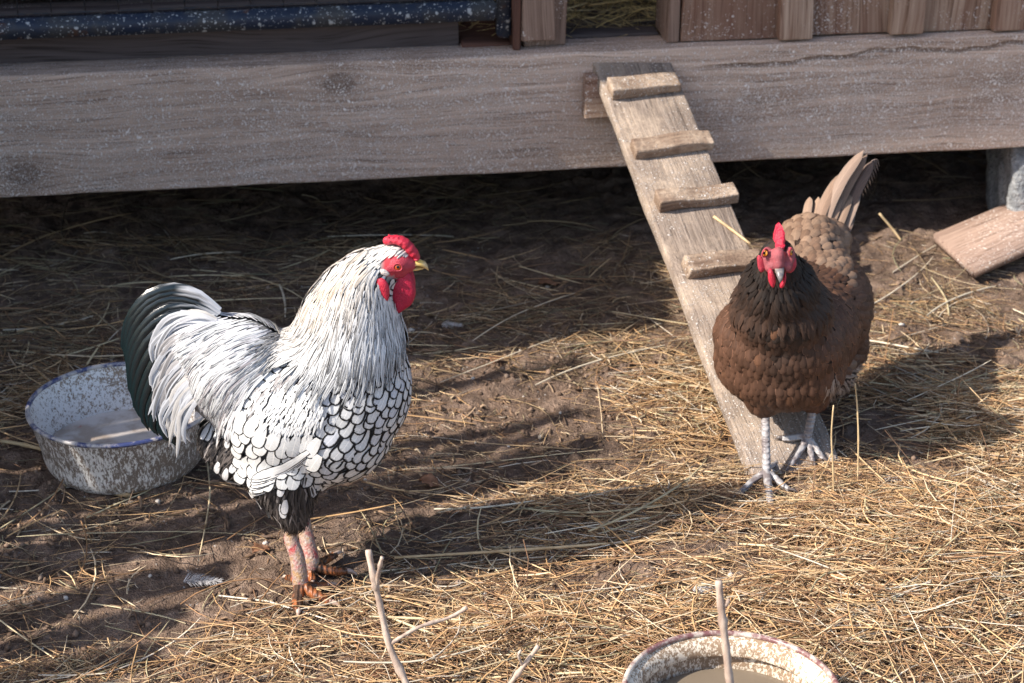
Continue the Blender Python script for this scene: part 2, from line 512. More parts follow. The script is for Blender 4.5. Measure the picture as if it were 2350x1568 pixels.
vv = M.comb(M.math('MULTIPLY', M.attr('fr'), 91.0), M.math('MULTIPLY', M.attr('fv'), 7.0), 0.0)
c = M.mix(M.math('MULTIPLY', M.step(M.noise(vv, 1.0, 2), .5, .75), .55), c, (.16, .10, .055))
c = M.mix(M.step(M.math('ABSOLUTE', M.math('SUBTRACT', M.attr('fv'), M.math('MULTIPLY_ADD', M.attr('fr'), .5, .25))), .035, .012), c, (.24, .16, .08))
STRAW = M.done(c)
PAL_DRY = [(.66, .455, .255, 3), (.57, .35, .17, 3), (.76, .59, .39, 2.0), (.38, .215, .112, 3.0), (.21, .12, .072, 2.8), (.44, .38, .23, .7), (.68, .59, .47, 1.0)]
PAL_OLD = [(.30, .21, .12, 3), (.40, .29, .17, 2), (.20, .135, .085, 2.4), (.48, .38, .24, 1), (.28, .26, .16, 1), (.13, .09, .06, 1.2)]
VIS = (-1.05, 1.1, 1.62, 3.3)
BOWL_C, BOWL_R = (-.540, 2.455), .127
POT_C, POT_R = (.237, 1.785), .116
CLEAR = [(*onZ(700, 1362).xy, .062, .040), (*onZ(750, 1308).xy, .055, .035), (*onZ(1760, 1115).xy, .062, .045)]
def inbowls(x, y):
    near = np.zeros(np.shape(x), bool)
    for cx, cy, rx, ry in CLEAR: near = near | (((x - cx) / rx) ** 2 + ((y - cy) / ry) ** 2 < 1)
    near = near & (np.sin(x * 9173.1 + y * 7331.7) < .75)
    return near | ((x - BOWL_C[0]) ** 2 + (y - BOWL_C[1]) ** 2 < .108 ** 2) | ((x - POT_C[0]) ** 2 + (y - POT_C[1]) ** 2 < .125 ** 2)
back_old = lambda x, y: litter(x, y)
def front_mask(x, y): return litter(x, y) * np.clip((2.95 - y) / .25, 0.12, 1)
o = link('straw_litter', strands('straw_litter', 15000, VIS, STRAW, front_mask, (.025, .17), (.00045, .00150), .026, PAL_DRY, glow_h, 3, reject=inbowls), STRAW)
tag(o, 'loose pale straw and hay strewn over the yard ground', 'straw', kind='stuff')
o = link('fine_chaff', strands('fine_chaff', 34000, VIS, STRAW, lambda x, y: litter(x, y) ** 1.2 * .9 + .055, (.008, .06), (.0003, .0008), .008, PAL_DRY + PAL_OLD, glow_h, 5, K=4, reject=inbowls, ang=(0, 1.2)), STRAW)
tag(o, 'fine broken chaff trampled into the brown mud', 'chaff', kind='stuff')
o = link('old_litter', strands('old_litter', 3000, (-1.3, 1.4, 2.7, 4.5), STRAW, lambda x, y: .30 + .25 * (x < .2), (.04, .20), (.0006, .0018), .010, [(c[0] * .8, c[1] * .8, c[2] * .8, c[3]) for c in PAL_OLD], glow_h, 8), STRAW)  # old straw colours darkened further to deepen the shade under the coop
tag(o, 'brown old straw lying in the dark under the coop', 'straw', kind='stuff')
o = link('long_stalks', strands('long_stalks', 230, VIS, STRAW, lambda x, y: litter(x, y) * .8 + .06, (.12, .34), (.0011, .0020), .022, [(.72, .58, .36, 3), (.60, .50, .31, 2), (.78, .68, .52, 2), (.50, .34, .19, 1)], glow_h, 12, K=9, S=5, tilt=.03, bend=.05, ang=(.1, .55), reject=inbowls), STRAW)
tag(o, 'long pale straw stalks lying on top of the litter', 'straw', kind='stuff')

# crumbs of dry mud
rc = np.random.default_rng(44)
nC = 9000
cxs, cys = rc.uniform(-1.0, 1.0, nC * 3), rc.uniform(1.7, 3.1, nC * 3)
kp = (rc.random(nC * 3) < np.clip(.75 + 1.4 * vnoise(cxs, cys, 5, 31) - .7 * litter(cxs, cys), .02, 1)) & ~inbowls(cxs, cys)
cxs, cys = cxs[kp][:nC], cys[kp][:nC]; nC = len(cxs)
ico = np.array([(0, 0, 1), (.9, 0, .35), (.28, .85, .35), (-.72, .53, .35), (-.72, -.53, .35), (.28, -.85, .35), (.72, .53, -.4), (-.28, .85, -.4), (-.9, 0, -.4), (-.28, -.85, -.4), (.72, -.53, -.4), (0, 0, -1)])
icf = np.array([(0, 1, 2), (0, 2, 3), (0, 3, 4), (0, 4, 5), (0, 5, 1), (1, 6, 2), (2, 7, 3), (3, 8, 4), (4, 9, 5), (5, 10, 1), (2, 6, 7), (3, 7, 8), (4, 8, 9), (5, 9, 10), (1, 10, 6), (11, 7, 6), (11, 8, 7), (11, 9, 8), (11, 10, 9), (11, 6, 10)])
rs = (.0009 + .0045 * rc.random(nC) ** 4)
cv = ico[None] * rs[:, None, None] * rc.uniform(.6, 1.35, (nC, 12, 1)) * rc.uniform(.6, 1.3, (nC, 1, 3))
cv = cv + np.stack([cxs, cys, ground_h(cxs, cys) + rs * .35], -1)[:, None, :]
ccol = np.array([(.15, .10, .072), (.24, .165, .12), (.11, .075, .055), (.30, .22, .165), (.55, .50, .45)])[rc.choice(5, nC, p=[.35, .3, .2, .12, .03])]
cme = np_mesh('mud_crumbs', cv, (icf[None] + (np.arange(nC) * 12)[:, None, None]).reshape(-1, 3), colors={'cb': np.repeat(ccol[:, None, :], 12, 1)})
M = NT('dry_mud_crumb', .95, .1)
o = link('mud_crumbs', cme, M.done(M.attr('cb', 'Color'), M.bump(M.noise(M.coord(), 500, 3), .6, .001)))
tag(o, 'crumbs of dry mud scattered over the bare ground', 'mud', kind='stuff')

PAL_BIT = [(.20, .125, .08, 3), (.30, .19, .12, 2.5), (.13, .085, .06, 2.5), (.42, .29, .19, 1.3), (.55, .42, .28, .8)]
o = link('plant_fragments', strands('plant_fragments', 4200, (-1.05, 1.05, 1.65, 3.0), STRAW, lambda x, y: .35 - .15 * litter(x, y), (.006, .032), (.0009, .0030), .004, PAL_BIT, lambda x, y: ground_h(x, y) - .003, 17, K=4, S=4, ang=(0, 1.6), tilt=.12, bend=.15, reject=inbowls), STRAW)
tag(o, 'short brown bits of stem and bark trodden into the mud', 'plant debris', kind='stuff')

# ================================================================== chicken coop
PA, PB = Vector((-.82, 3.036, 0)), Vector((.87, 3.278, 0))
U = (PB - PA).normalized(); V = Vector((-U.y, U.x, 0)); B0 = PA.copy()
Z = Vector((0, 0, 1))
def BC(u, v, z): return B0 + U * u + V * v + Z * z
def onB(px, py, v=0.0):
    p = onP(px, py, B0 + V * v, V); return (p - B0).dot(U), p.z
uTL, zTL = onB(0, 172); uBL, zBL = onB(0, 462); uTR, zTR = onB(2350, 82); uBR, zBR = onB(2350, 333)
BT, BB = (zTL + zTR) / 2, (zBL + zBR) / 2
BCU, BCZ = (uTL + uTR) / 2 + .35, (BT + BB) / 2
_k = [(onB(px, py)[0] - BCU, onB(px, py)[1] - BCZ, r) for px, py, r in ((778, 192, .021), (55, 400, .022))]
W_BEAM = wood('weathered_beam', (.70, .515, .405), (.36, .245, .185), speck=1.4, speck_col=(.95, .86, .80), knots=_k, stain=.45, crack=(onB(1560, 160)[0] - BCU, onB(1560, 160)[1] - BCZ), relief=.8, lowspeck=2.2)
W_DARK = wood('dark_plank', (.26, .21, .19), (.14, .11, .10), speck=.12)
W_WALL = wood('wall_board', (.47, .34, .255), (.22, .125, .085), speck=.05, red=(.155, .062, .042), stain=.5)
W_BATT = wood('wall_batten', (.50, .37, .285), (.24, .14, .095), speck=.05, red=(.20, .085, .055), stain=.3, gscale=1.4)
W_POST = wood('door_post', (.35, .24, .185), (.17, .105, .078), speck=.2, stain=.3)
W_RED = wood('red_brown_trim', (.17, .085, .06), (.085, .042, .033), stain=.4)
W_RAMP = wood('ramp_wood', (.33, .265, .22), (.165, .125, .10), speck=.3, stain=.35, gscale=1.5, dusty=.6, relief=1.0)
W_CLEAT = wood('cleat_wood', (.31, .225, .165), (.16, .105, .077), speck=.1, stain=.2, gscale=1.3, dusty=1.0, relief=1.0)
W_PLANK = wood('loose_plank', (.36, .26, .21), (.22, .145, .115), speck=.08, stain=.2)

coop = empty('chicken_coop', BC(.9, .4, 0))
tag(coop, 'weathered wooden chicken coop raised on a long heavy sill beam', 'coop')
BL_ = 3.6
bm_ = board_mesh('sill_beam', BL_, .085, BT - BB, .005, 60, .0006, 1)
link('sill_beam', bm_, W_BEAM, coop, frame_matrix(BC((uTL + uTR) / 2 + .35, .0425, (BT + BB) / 2), U, Z))
def hboard(name, u0, u1, v0, v1, z0, z1, mat, seed=0, bev=.003, wob=.001, parent=None):
    me = board_mesh(name, u1 - u0, v1 - v0, z1 - z0, bev, max(2, int((u1 - u0) / .06)), wob, seed)
    return link(name, me, mat, parent or coop, frame_matrix(BC((u0 + u1) / 2, (v0 + v1) / 2, (z0 + z1) / 2), U, Z))
def vboard(name, u0, u1, v0, v1, z0, z1, mat, seed=0, bev=.003, wob=.001, parent=None):
    me = board_mesh(name, z1 - z0, v1 - v0, u1 - u0, bev, max(2, int((z1 - z0) / .08)), wob, seed)
    return link(name, me, mat, parent or coop, frame_matrix(BC((u0 + u1) / 2, (v0 + v1) / 2, (z0 + z1) / 2), Z, -U))
TOP = 1.55
# floor, back and sides
for k in range(6):
    hboard('floor_board', -.9, 2.7, .09 + k * .15, .236 + k * .15, BT - .045, BT - .022, W_DARK, 20 + k)
for k in range(9):
    hboard('back_board', -.9, 2.7, .99, 1.012, BT - .02 + k * .135, BT + .112 + k * .135, W_DARK, 40 + k)
for uu in (-.92, 2.70):
    me = board_mesh('side_wall', .92, .022, 1.2, .003, 8, .001, 3)
    link('side_wall', me, W_WALL, coop, frame_matrix(BC(uu, .53, BT + .58), V, Z))
me = board_mesh('roof', 5.6, 1.60, .03, .004, 10, .001, 4)
link('roof', me, W_DARK, coop, frame_matrix(BC(.35, .80 - .405, TOP + .016), U, Z))
for uu in (-.70, 2.5):
    for vv in (.05, .9):
        me = board_mesh('foundation_post', BB + .03, .09, .09, .004, 3, .001, 5)
        link('foundation_post', me, W_DARK, coop, frame_matrix(BC(uu, vv, BB / 2 - .015), Z, U))
hboard('rear_sill', -.9, 2.7, .93, 1.01, BB, BT - .05, W_DARK, 77)
for k in range(2): hboard('shade_skirt', -.9, 2.7, .955, .975, -.02 + k * .10, .079 + k * .10, W_DARK, 78 + k)  # unseen boards added to block daylight from under the coop
for uu in (-.90, 2.68):
    me = board_mesh('shade_skirt', .86, .02, BB + .04, .003, 6, .001, 79)
    link('shade_skirt', me, W_DARK, coop, frame_matrix(BC(uu, .52, BB / 2), V, Z))
# low dark board standing behind the cage door
uA, _ = onB(-120, 60, .075); uS, _ = onB(1052, 60, .075)
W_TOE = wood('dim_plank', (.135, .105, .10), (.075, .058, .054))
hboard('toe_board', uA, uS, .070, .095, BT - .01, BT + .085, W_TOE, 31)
uq, _ = onB(1056, 60, .08); uw, _ = onB(1168, 60, .08)
hboard('threshold_board', uq, uw, .055, .42, BT - .012, BT + .006, W_RED, 32)
# partition inside the cage (brown plank wall seen through the wire)
for k in range(3):
    hboard('inner_board', -.88, uw - .02, .50, .52, BT - .01 + k * .18, BT + .166 + k * .18, wood('inner_board', (.20, .155, .135), (.11, .085, .075)), 50 + k)
# board and batten front
edges = [1560, 1826, 2080, 2318, 2560, 2800, 3050]
us = [onB(p, 95, .03)[0] for p in edges]
for k in range(6):
    vboard('wall_board', us[k] + .0015, us[k + 1] - .0015, .027, .050, BT + .002 + .002 * (k % 2), TOP, W_WALL, 60 + k)
for k, (p0, p1, yb) in enumerate([(1787, 1862, 104), (2043, 2120, 82), (2280, 2352, 82), (2520, 2595, 82), (2760, 2830, 80)]):
    u0, zb = onB(p0, yb, .004); u1, _ = onB(p1, yb, .004)
    vboard('batten', u0, u1, .0035, .0262, max(zb, BT + .0045), TOP, W_BATT, 70 + k)
u0, _ = onB(1543, 60, .07); 
vboard('door_jamb', us[0] - .022, us[0] - .001, .028, .125, BT + .001, TOP, W_POST, 80)
# left door post: post, cover strip and the red-brown edge strip
u0, zc = onB(1198, 97, .018); u1, _ = onB(1274, 97, .018)
vboard('cover_strip', u0, u1, .018, .040, zc, TOP, W_POST, 82)
u0b, _ = onB(1226, 118, .042); u1b, _ = onB(1300, 118, .042)
vboard('door_post', u0 + .006, u1b, .0415, .085, BT + .001, TOP, W_POST, 83)
ur, _ = onB(1176, 100, .03); ur1, _ = onB(1196, 100, .03)
vboard('edge_strip', ur, u0 - .0012, .022, .075, BT + .001, TOP, W_RED, 84)
hboard('door_sill', u1b + .001, us[0] - .024, .087, .13, BT - .015, BT + .004, W_TOE, 85)
hboard('door_lintel', u1b + .001, us[0] - .024, .0415, .08, BT + .52, BT + .62, W_POST, 86)
hboard('door_header', u1b + .001, us[0] - .024, .0430, .079, BT + .621, TOP, W_WALL, 89)
hboard('cage_lintel', -.9, ur - .001, .03, .07, TOP - .14, TOP, W_POST, 87)
ub0, zb0 = onB(1340, 272, -.022); ub1, zb1 = onB(1440, 170, -.022)
hboard('ledger_block', ub0, ub0 + .105, -.030, -.0005, zb0, zb1, W_BATT, 88)

# wire door of the cage
M = NT('speckled_steel', .5, .4)
co = M.coord()
c = M.mix(M.step(M.noise(co, 9, 4, .65), .45, .6), (.022, .032, .060), (.060, .060, .064))
c = M.mix(M.math('MULTIPLY', M.step(M.noise(co, 22, 4, .7), .60, .70), .8), c, (.12, .055, .030))
sp = None
for sc, lo in ((80, .80), (170, .72), (320, .70)):
    vd = M.voro(M.vadd(co, M.vmul(M.noise(co, 60, 2, out=1), (.012, .012, .012))), sc); vc = M.sep(M.voro(M.vadd(co, M.vmul(M.noise(co, 60, 2, out=1), (.012, .012, .012))), sc, out='Color'))[0]
    m_ = M.math('MULTIPLY', M.step(vd, .36, .2), M.step(vc, lo, lo + .05))
    sp = m_ if sp is None else M.math('MAXIMUM', sp, m_)
c = M.mix(M.math('MULTIPLY', sp, .85), c, (.60, .61, .62))
STEEL = M.done(c, M.bump(M.math('ADD', sp, M.noise(co, 120, 3)), .4, .0015))
M = NT('rusty_wire', .55, .5)
WIRE = M.done(M.ramp(M.noise(M.coord(), 60, 3), [(.4, (.035, .038, .05)), (.65, (.10, .075, .06))]))
DV = .028
uL, zr1 = onB(0, 42, DV); _, zr0 = onB(0, 89, DV)
uR, zR1 = onB(1140, 10, DV); _, zR0 = onB(1140, 53, DV)
rz0, rz1 = (zr0 + zR0) / 2, (zr1 + zR1) / 2
def frame_piece(bm, c, size, mat):
    r = bmesh.ops.create_cube(bm, size=1)
    bmesh.ops.scale(bm, vec=size, verts=r['verts']); bmesh.ops.transform(bm, matrix=mat, verts=r['verts'])
bm = bmesh.new()
us0, _ = onB(1141, 60, DV); us1, zs0 = onB(1174, 88, DV)
uend = us0
frame_piece(bm, None, (uend + .95, .028, rz1 - rz0), frame_matrix(BC((uend - .95) / 2, DV + .014, (rz0 + rz1) / 2), U, Z))
bmesh.ops.bevel(bm, geom=bm.edges[:], offset=.004, segments=2, affect='EDGES')
b2 = bmesh.new()
frame_piece(b2, None, (us1 - us0 - .001, .030, TOP - .16 - zs0), frame_matrix(BC((us0 + us1) / 2, DV + .015, (zs0 + TOP - .16) / 2), U, Z))
bmesh.ops.bevel(b2, geom=b2.edges[:], offset=.004, segments=2, affect='EDGES')
me2 = bm_mesh('t', b2); bm.from_mesh(me2); bpy.data.meshes.remove(me2)
b3 = bmesh.new()
frame_piece(b3, None, (us0 + .95, .028, .03), frame_matrix(BC((us0 - .95) / 2, DV + .014, TOP - .18), U, Z))
me2 = bm_mesh('t', b3); bm.from_mesh(me2); bpy.data.meshes.remove(me2)
door = link('cage_door', bm_mesh('cage_door', bm), STEEL, coop)
door['label'] = 'dark steel wire mesh door spattered with white droppings'
wv, wf = tube_data([(0, 0, 0), (0, 0, TOP - .17 - rz1)], [.0011, .0011], 6)
wme = py_mesh('wire', wv, wf)
ua, _ = onB(38, 20, DV); ub_, _ = onB(116, 20, DV)
step_u = ub_ - ua; k = 0; uu = ua - step_u * 2
while uu < us0:
    link('wire', wme, WIRE, door, Matrix.Translation(BC(uu, DV + .012, rz1 - .004)))
    uu += step_u
hv, hf = tube_data([(0, 0, 0), U * (us0 + .95)], [.0011] * 2, 6)
hme = py_mesh('cross_wire', hv, hf)
zz = rz1 + .0062
while zz < TOP - .2:
    link('wire', hme, WIRE, door, Matrix.Translation(BC(-.95, DV + .0105, zz))); zz += step_u
# bedding
ba = BC(u1b - .25, .13, 0); 
me = strands('bedding_straw', 4200, (.72, 1.45, .132, .75), STRAW, None, (.05, .2), (.0006, .0017), .085, [(.66, .47, .20, 3), (.52, .36, .16, 2), (.74, .58, .32, 1)], lambda x, y: .05 * np.clip((y - .15) / .3, 0, 1) + .02 * vnoise(x, y, 6, 3), 31, tilt=.10)
o = link('bedding_straw', me, STRAW, None, Matrix.Translation(BC(0, 0, BT - .016)) @ Matrix((U, V, Z)).transposed().to_4x4())
tag(o, 'deep yellow bedding straw inside the coop doorway', 'straw', kind='stuff')

# ================================================================== ramp
rb = (onZ(1729, 1101, .0) + onZ(1930, 1082, .0)) / 2
pt = onP(1446, 133, B0 + V * .012, V)
rb.z = .006; rt = pt.copy()
ax = (rt - rb); RL = ax.length; ax.normalize()
wd = Vector((ax.y, -ax.x, 0)).normalized()
nrm_r = wd.cross(ax).normalized()
if nrm_r.z < 0: nrm_r = -nrm_r
RW, RT = .132, .022
ramp = empty('chicken_ramp', rb)
tag(ramp, 'sloping wooden plank ramp with nailed cleats leading up to the coop doorway', 'ramp')
me = board_mesh('plank', RL, RW, RT, .003, 26, .0012, 11)
link('plank', me, W_RAMP, ramp, frame_matrix((rb + rt) / 2 - nrm_r * RT / 2, ax, nrm_r))
print('ramp', rb, rt, RL)
def cleat(pl, pr, seed, hgt=.020, wid=.030):
    a = onP(*pl, rb, nrm_r); b = onP(*pr, rb, nrm_r)
    c = (a + b) / 2; L = (b - a).length; d = (b - a).normalized()
    me = board_mesh('cleat', L, wid, hgt, .0025, 22, .0022, seed)
    link('cleat', me, W_CLEAT, ramp, frame_matrix(c + nrm_r * (hgt / 2 - .0005) + ax * wid / 2, d, nrm_r))
cleat((1402, 231), (1560, 213), 1, .021, .033); cleat((1457, 366), (1638, 347), 2, .018, .031); cleat((1512, 492), (1693, 468), 3, .022, .029); cleat((1578, 643), (1752, 622), 4, .019, .034)

# ================================================================== loose plank and footing stone
c1, c2, c3, c4 = onZ(2140, 535, .040), onZ(2233, 618, .034), onZ(2350, 430, .050), onZ(2350, 575, .042)
d1 = (c3 - c1).normalized(); d2 = (c4 - c2).normalized()
dd_ = ((d1 + d2) / 2).normalized()
top = [c1, c1 + dd_ * .55, c2 + dd_ * .55, c2]
th_ = Vector((.004, .006, -.022))
bm = bmesh.new()
tv = [bm.verts.new(p) for p in top]; bv = [bm.verts.new(p + th_) for p in top]
bm.faces.new(tv); bm.faces.new(bv[::-1])
for k in range(4): bm.faces.new((tv[(k + 1) % 4], tv[k], bv[k], bv[(k + 1) % 4]))
bmesh.ops.recalc_face_normals(bm, faces=bm.faces)
bmesh.ops.bevel(bm, geom=bm.edges[:], offset=.003, segments=2, affect='EDGES')
mtx = frame_matrix((c1 + c2) / 2 + Vector((0, 0, -.03)), dd_, Z)
inv = mtx.inverted()
for v in bm.verts: v.co = inv @ v.co
o = link('loose_plank', bm_mesh('loose_plank', bm), W_PLANK, None, mtx)
tag(o, 'short bare plank lying on the ground, its far end under the coop beam', 'plank')
fc = onZ(2385, 425, 0)
bm = bmesh.new(); bmesh.ops.create_icosphere(bm, subdivisions=5, radius=1)
rr_ = np.array([v.co[:] for v in bm.verts])
for v in bm.verts:
    p = v.co.normalized()
    q = Vector((max(-.72, min(.72, p.x)) / .72, max(-.72, min(.72, p.y)) / .72, max(-.75, min(.75, p.z)) / .75))
    f = 1 + .10 * float(vnoise(p.x * 3 + p.z, p.y * 3 - p.z, 1.3, 3)) + .06 * float(vnoise(p.x * 9 + 2 * p.z, p.y * 9 - p.z * 5, 1.0, 4)) + .04 * float(vnoise(p.x * 24 + 7 * p.z, p.y * 24 - p.z * 19, 1.0, 5))
    v.co = Vector((q.x * .095 * f, q.y * .10 * f, q.z * .105 * f))
M = NT('rough_concrete', .95, .2)
co = M.coord(); f1 = M.noise(co, 45, 5, .7)
c = M.ramp(f1, [(.35, (.16, .17, .18)), (.55, (.30, .31, .32)), (.7, (.42, .42, .42))])
CONC = M.done(c, M.bump(M.math('ADD', f1, M.noise(co, 160, 3)), .9, .008))
fl = BC((onB(2300, 380)[0]), .10, 0) + U * .135
o = link('footing_stone', bm_mesh('footing_stone', bm), CONC, None, Matrix.Translation((fl.x, fl.y, .085)))
tag(o, 'rough grey concrete lump propping the coop beam', 'concrete block')

# ================================================================== enamel basins
def enamel(name, white, dirt, amount, streak, rimcol=None):
    M = NT(name, .35, .5)
    co = M.coord(); s = M.sep(co)
    v = M.vmul(co, (1, 1, streak))
    n1 = M.noise(v, 430, 4, .7); n2 = M.noise(v, 180, 4, .7); n3 = M.noise(co, 14, 3)
    d = M.math('ADD', M.math('MULTIPLY', n1, .55), M.math('MULTIPLY', n2, .45))
    d = M.math('ADD', d, M.math('MULTIPLY', M.math('SUBTRACT', n3, .5), .28))
    m = M.step(d, .60 - amount * .2, .66 - amount * .17)
    dc = M.mix(M.noise(co, 50, 2), dirt, tuple(c * .5 for c in dirt))
    c = M.mix(M.math('MULTIPLY', m, .93), white, dc)
    return M.done(c, M.bump(m, .3, .001), M.ramp(m, [(0, .3), (1, .9)]))
EN_OUT = enamel('enamel_outside', (.80, .765, .73), (.23, .165, .12), .74, .30)
EN_IN = enamel('enamel_inside', (.84, .82, .80), (.34, .235, .15), .46, .8)
def rim_mat(name, base, chip, lo, hi):
    M = NT(name, .35, .5); co = M.coord(); n = M.noise(co, 46, 4, .7)
    return M.done(M.mix(M.step(n, lo, hi), base, chip), M.bump(n, .3, .001))
RIM_BLUE = rim_mat('blue_enamel_rim', (.045, .06, .165), (.52, .48, .45), .40, .58)
RIM_RED = rim_mat('maroon_enamel_rim', (.17, .075, .075), (.60, .53, .46), .40, .62)
def basin(name, cx, cy, R, H, base_r, mats, rim, corner):
    e = empty(name, (cx, cy, 0))
    out = [(0.0005, 0.002), (base_r * .6, .002), (base_r * .93, .003)]
    for k in range(7):
        a = k / 6 * math.pi / 2
        out.append((base_r + corner * math.sin(a) * .55, .003 + corner * (1 - math.cos(a))))
    b0 = out[-1]
    for k in range(1, 7): out.append((b0[0] + (R - b0[0]) * k / 6, b0[1] + (H - b0[1]) * k / 6))
    t = .0016
    inn = [(r - t if r > t else r, z + t) for r, z in out]; inn[-1] = (R - t, H)
    c = (0, 0, gz0)
    v, f = lathe_data(out, 96, c, .004)
    sh = py_mesh('outer_wall', v, [q[::-1] for q in f]); link('outer_wall', sh, mats[0], e, Matrix.Translation((cx, cy, 0)))
    v, f = lathe_data(inn, 96, c, .004)
    sh = py_mesh('inner_wall', v, f); link('inner_wall', sh, mats[1], e, Matrix.Translation((cx, cy, 0)))
    ring = [(R - .0005 + .0034 * math.cos(a), H + .0005 + .0034 * math.sin(a)) for a in [2 * math.pi * k / 10 for k in range(11)]]
    v, f = lathe_data(ring, 96, c, .004)
    link('rim', py_mesh('rim', v, f), rim, e, Matrix.Translation((cx, cy, 0)))
    return e
gz0 = -.002
bowl = basin('enamel_basin', BOWL_C[0], BOWL_C[1], BOWL_R, .093, .094, (EN_OUT, EN_IN), RIM_BLUE, .036)
tag(bowl, 'dirt-streaked white enamel basin with blue rim behind the rooster\'s tail', 'basin')
EN_OUT2 = enamel('cream_enamel_outside', (.70, .64, .56), (.26, .17, .11), .5, .5)
EN_IN2 = enamel('cream_enamel_inside', (.72, .62, .50), (.30, .19, .11), .66, .6)
pot = basin('enamel_pot', POT_C[0], POT_C[1], POT_R, .082, .092, (EN_OUT2, EN_IN2), RIM_RED, .030)
tag(pot, 'stained cream enamel pot with maroon rim standing in the straw', 'pot')
pv, pf = lathe_data([(POT_R - .0018, .0805), (POT_R - .009, .077), (POT_R - .0125, .070), (POT_R - .0145, .064), (POT_R - .0135, .060)], 96, (0, 0, gz0), .004)
link('inner_ledge', py_mesh('inner_ledge', pv, pf), EN_IN2, pot, Matrix.Translation((POT_C[0], POT_C[1], 0)))
def liquid(name, cx, cy, r, z, mat):
    v = [(0, 0, 0)]; f = []
    n = 64
    for q in range(1, 9):
        for k in range(n):
            th = 2 * math.pi * k / n
            v.append((r * q / 8 * math.cos(th), r * q / 8 * math.sin(th), .0006 * math.sin(q * 2.1 + 3 * th)))
    for k in range(n):
        k2 = (k + 1) % n
        f.append((0, 1 + k, 1 + k2))
        for q in range(7): f.append((1 + q * n + k, 1 + (q + 1) * n + k, 1 + (q + 1) * n + k2, 1 + q * n + k2))
    return link(name, py_mesh(name, v, f), mat, None, Matrix.Translation((cx, cy, z)))
M = NT('milky_slops', .22, .5); co = M.coord()
c = M.mix(M.step(M.noise(co, 16, 4, .6), .42, .62), (.62, .56, .52), (.40, .32, .26))
c = M.mix(M.step(M.noise(co, 30, 3), .66, .72), c, (.42, .14, .11))
o = liquid('milky_slops', BOWL_C[0], BOWL_C[1], .1105, .026, M.done(c, M.bump(M.noise(co, 30, 3), .15, .002)))
tag(o, 'thin milky slops left in the blue-rimmed basin', 'liquid')
M = NT('brown_water', .06, .5); co = M.coord()
o = liquid('brown_water', POT_C[0], POT_C[1], .1035, .040, M.done(M.mix(M.noise(co, 9, 3), (.15, .118, .085), (.22, .175, .13)), M.bump(M.noise(co, 14, 2), .05, .002)))
tag(o, 'murky brown water filling the maroon-rimmed pot', 'water')

# ================================================================== twigs
M = NT('bare_twig', .7, .3); co = M.coord()
TWIG = M.done(M.ramp(M.noise(M.vmul(co, (40, 40, 9)), 3.0, 4, .65), [(.35, (.30, .215, .17)), (.55, (.46, .36, .29)), (.7, (.58, .48, .40))]), M.bump(M.noise(co, 160, 3), .3, .001))
def twig(pieces, label, base):
    vs, fs = [], []
    for pts, rad in pieces:
        p, r = smooth_path(pts, rad, 5)
        r = [q * (1 + .10 * math.sin(i * 1.9)) for i, q in enumerate(r)]
        for kk in range(7, len(r) - 2, 11): r[kk] *= 1.28
        v, f = tube_data(p, r, 9); o_ = len(vs)
        vs += v; fs += [tuple(i + o_ for i in q) for q in f]
    b = Vector(base)
    o = link('twig', py_mesh('twig', [v - b for v in vs], fs), TWIG, None, Matrix.Translation(b))
    return tag(o, label, 'twig', 'bare twigs sticking up from the litter')
b = onZ(985, 1690, -.01)
twig([([b, onY(935, 1575, 1.86), onY(893, 1480, 1.875), onY(868, 1370, 1.89), onY(858, 1330, 1.89), onY(845, 1262, 1.90)], [.0048, .0043, .0040, .0036, .0040, .0036]),
      ([onY(864, 1345, 1.89), onY(869, 1312, 1.885), onY(877, 1279, 1.88)], [.0028, .0022, .0022]),
      ([onY(896, 1478, 1.875), onY(960, 1440, 1.885), onY(1030, 1418, 1.90), onY(1072, 1394, 1.905)], [.0024, .0022, .0020, .0026])],
     'forked bare twig with a long side shoot rising before the rooster\'s feet', b)
b = onZ(1120, 1640, -.01)
twig([([b, onY(1172, 1568, 1.87), onY(1208, 1520, 1.875), onY(1236, 1482, 1.88)], [.0034, .003, .0027, .0027]),
      ([onY(1200, 1530, 1.875), onY(1190, 1505, 1.87), onY(1196, 1492, 1.87)], [.0018, .0015, .0014])],
     'short slanting bare twig with a tiny bud spur in the straw', b)
b = Vector((onY(1705, 1700, 1.63).x, 1.625, -.01))
twig([([b, onY(1688, 1640, 1.63), onY(1675, 1568, 1.63), onY(1664, 1470, 1.635), onY(1655, 1395, 1.64), onY(1649, 1333, 1.645)], [.0046, .0043, .0041, .0039, .0040, .0034]),
      ([onY(1655, 1395, 1.64), onY(1668, 1386, 1.64), onY(1672, 1375, 1.64)], [.0026, .0020, .0015])],
     'straight bare twig standing in front of the maroon-rimmed pot', b)

# ================================================================== single straws, leaves, feathers that stand out
M = NT('yellow_straw', .45, .4); co = M.coord()
YST = M.done(M.ramp(M.noise(co, 50, 3), [(.35, (.40, .27, .14)), (.6, (.60, .45, .26))]))
def stalk(pts, rad, label):
    p, r = smooth_path(pts, rad, 4); b = Vector(pts[0])
    for kk in range(4, len(r) - 1, 7): r[kk] *= 1.3
    v, f = tube_data([q - b for q in p], r, 7)
    return tag(link('straw_stalk', py_mesh('straw_stalk', v, f), YST, None, Matrix.Translation(b)), label, 'straw', 'single straw stalks')
def onR(px, py, h=.002): return onP(px, py, rb + nrm_r * h, nrm_r)
stalk([onR(1638, 497), onR(1680, 528), onR(1722, 560, .004)], [.0024, .0022, .0020], 'short yellow straw lying across the ramp below the third cleat')
stalk([onZ(1913, 1160, .004), onY(1912, 1080, 2.34), onY(1908, 1000, 2.345), onY(1913, 930, 2.35)], [.0010, .0012, .0011, .0008], 'upright straw stalk beside the hen\'s raised foot')
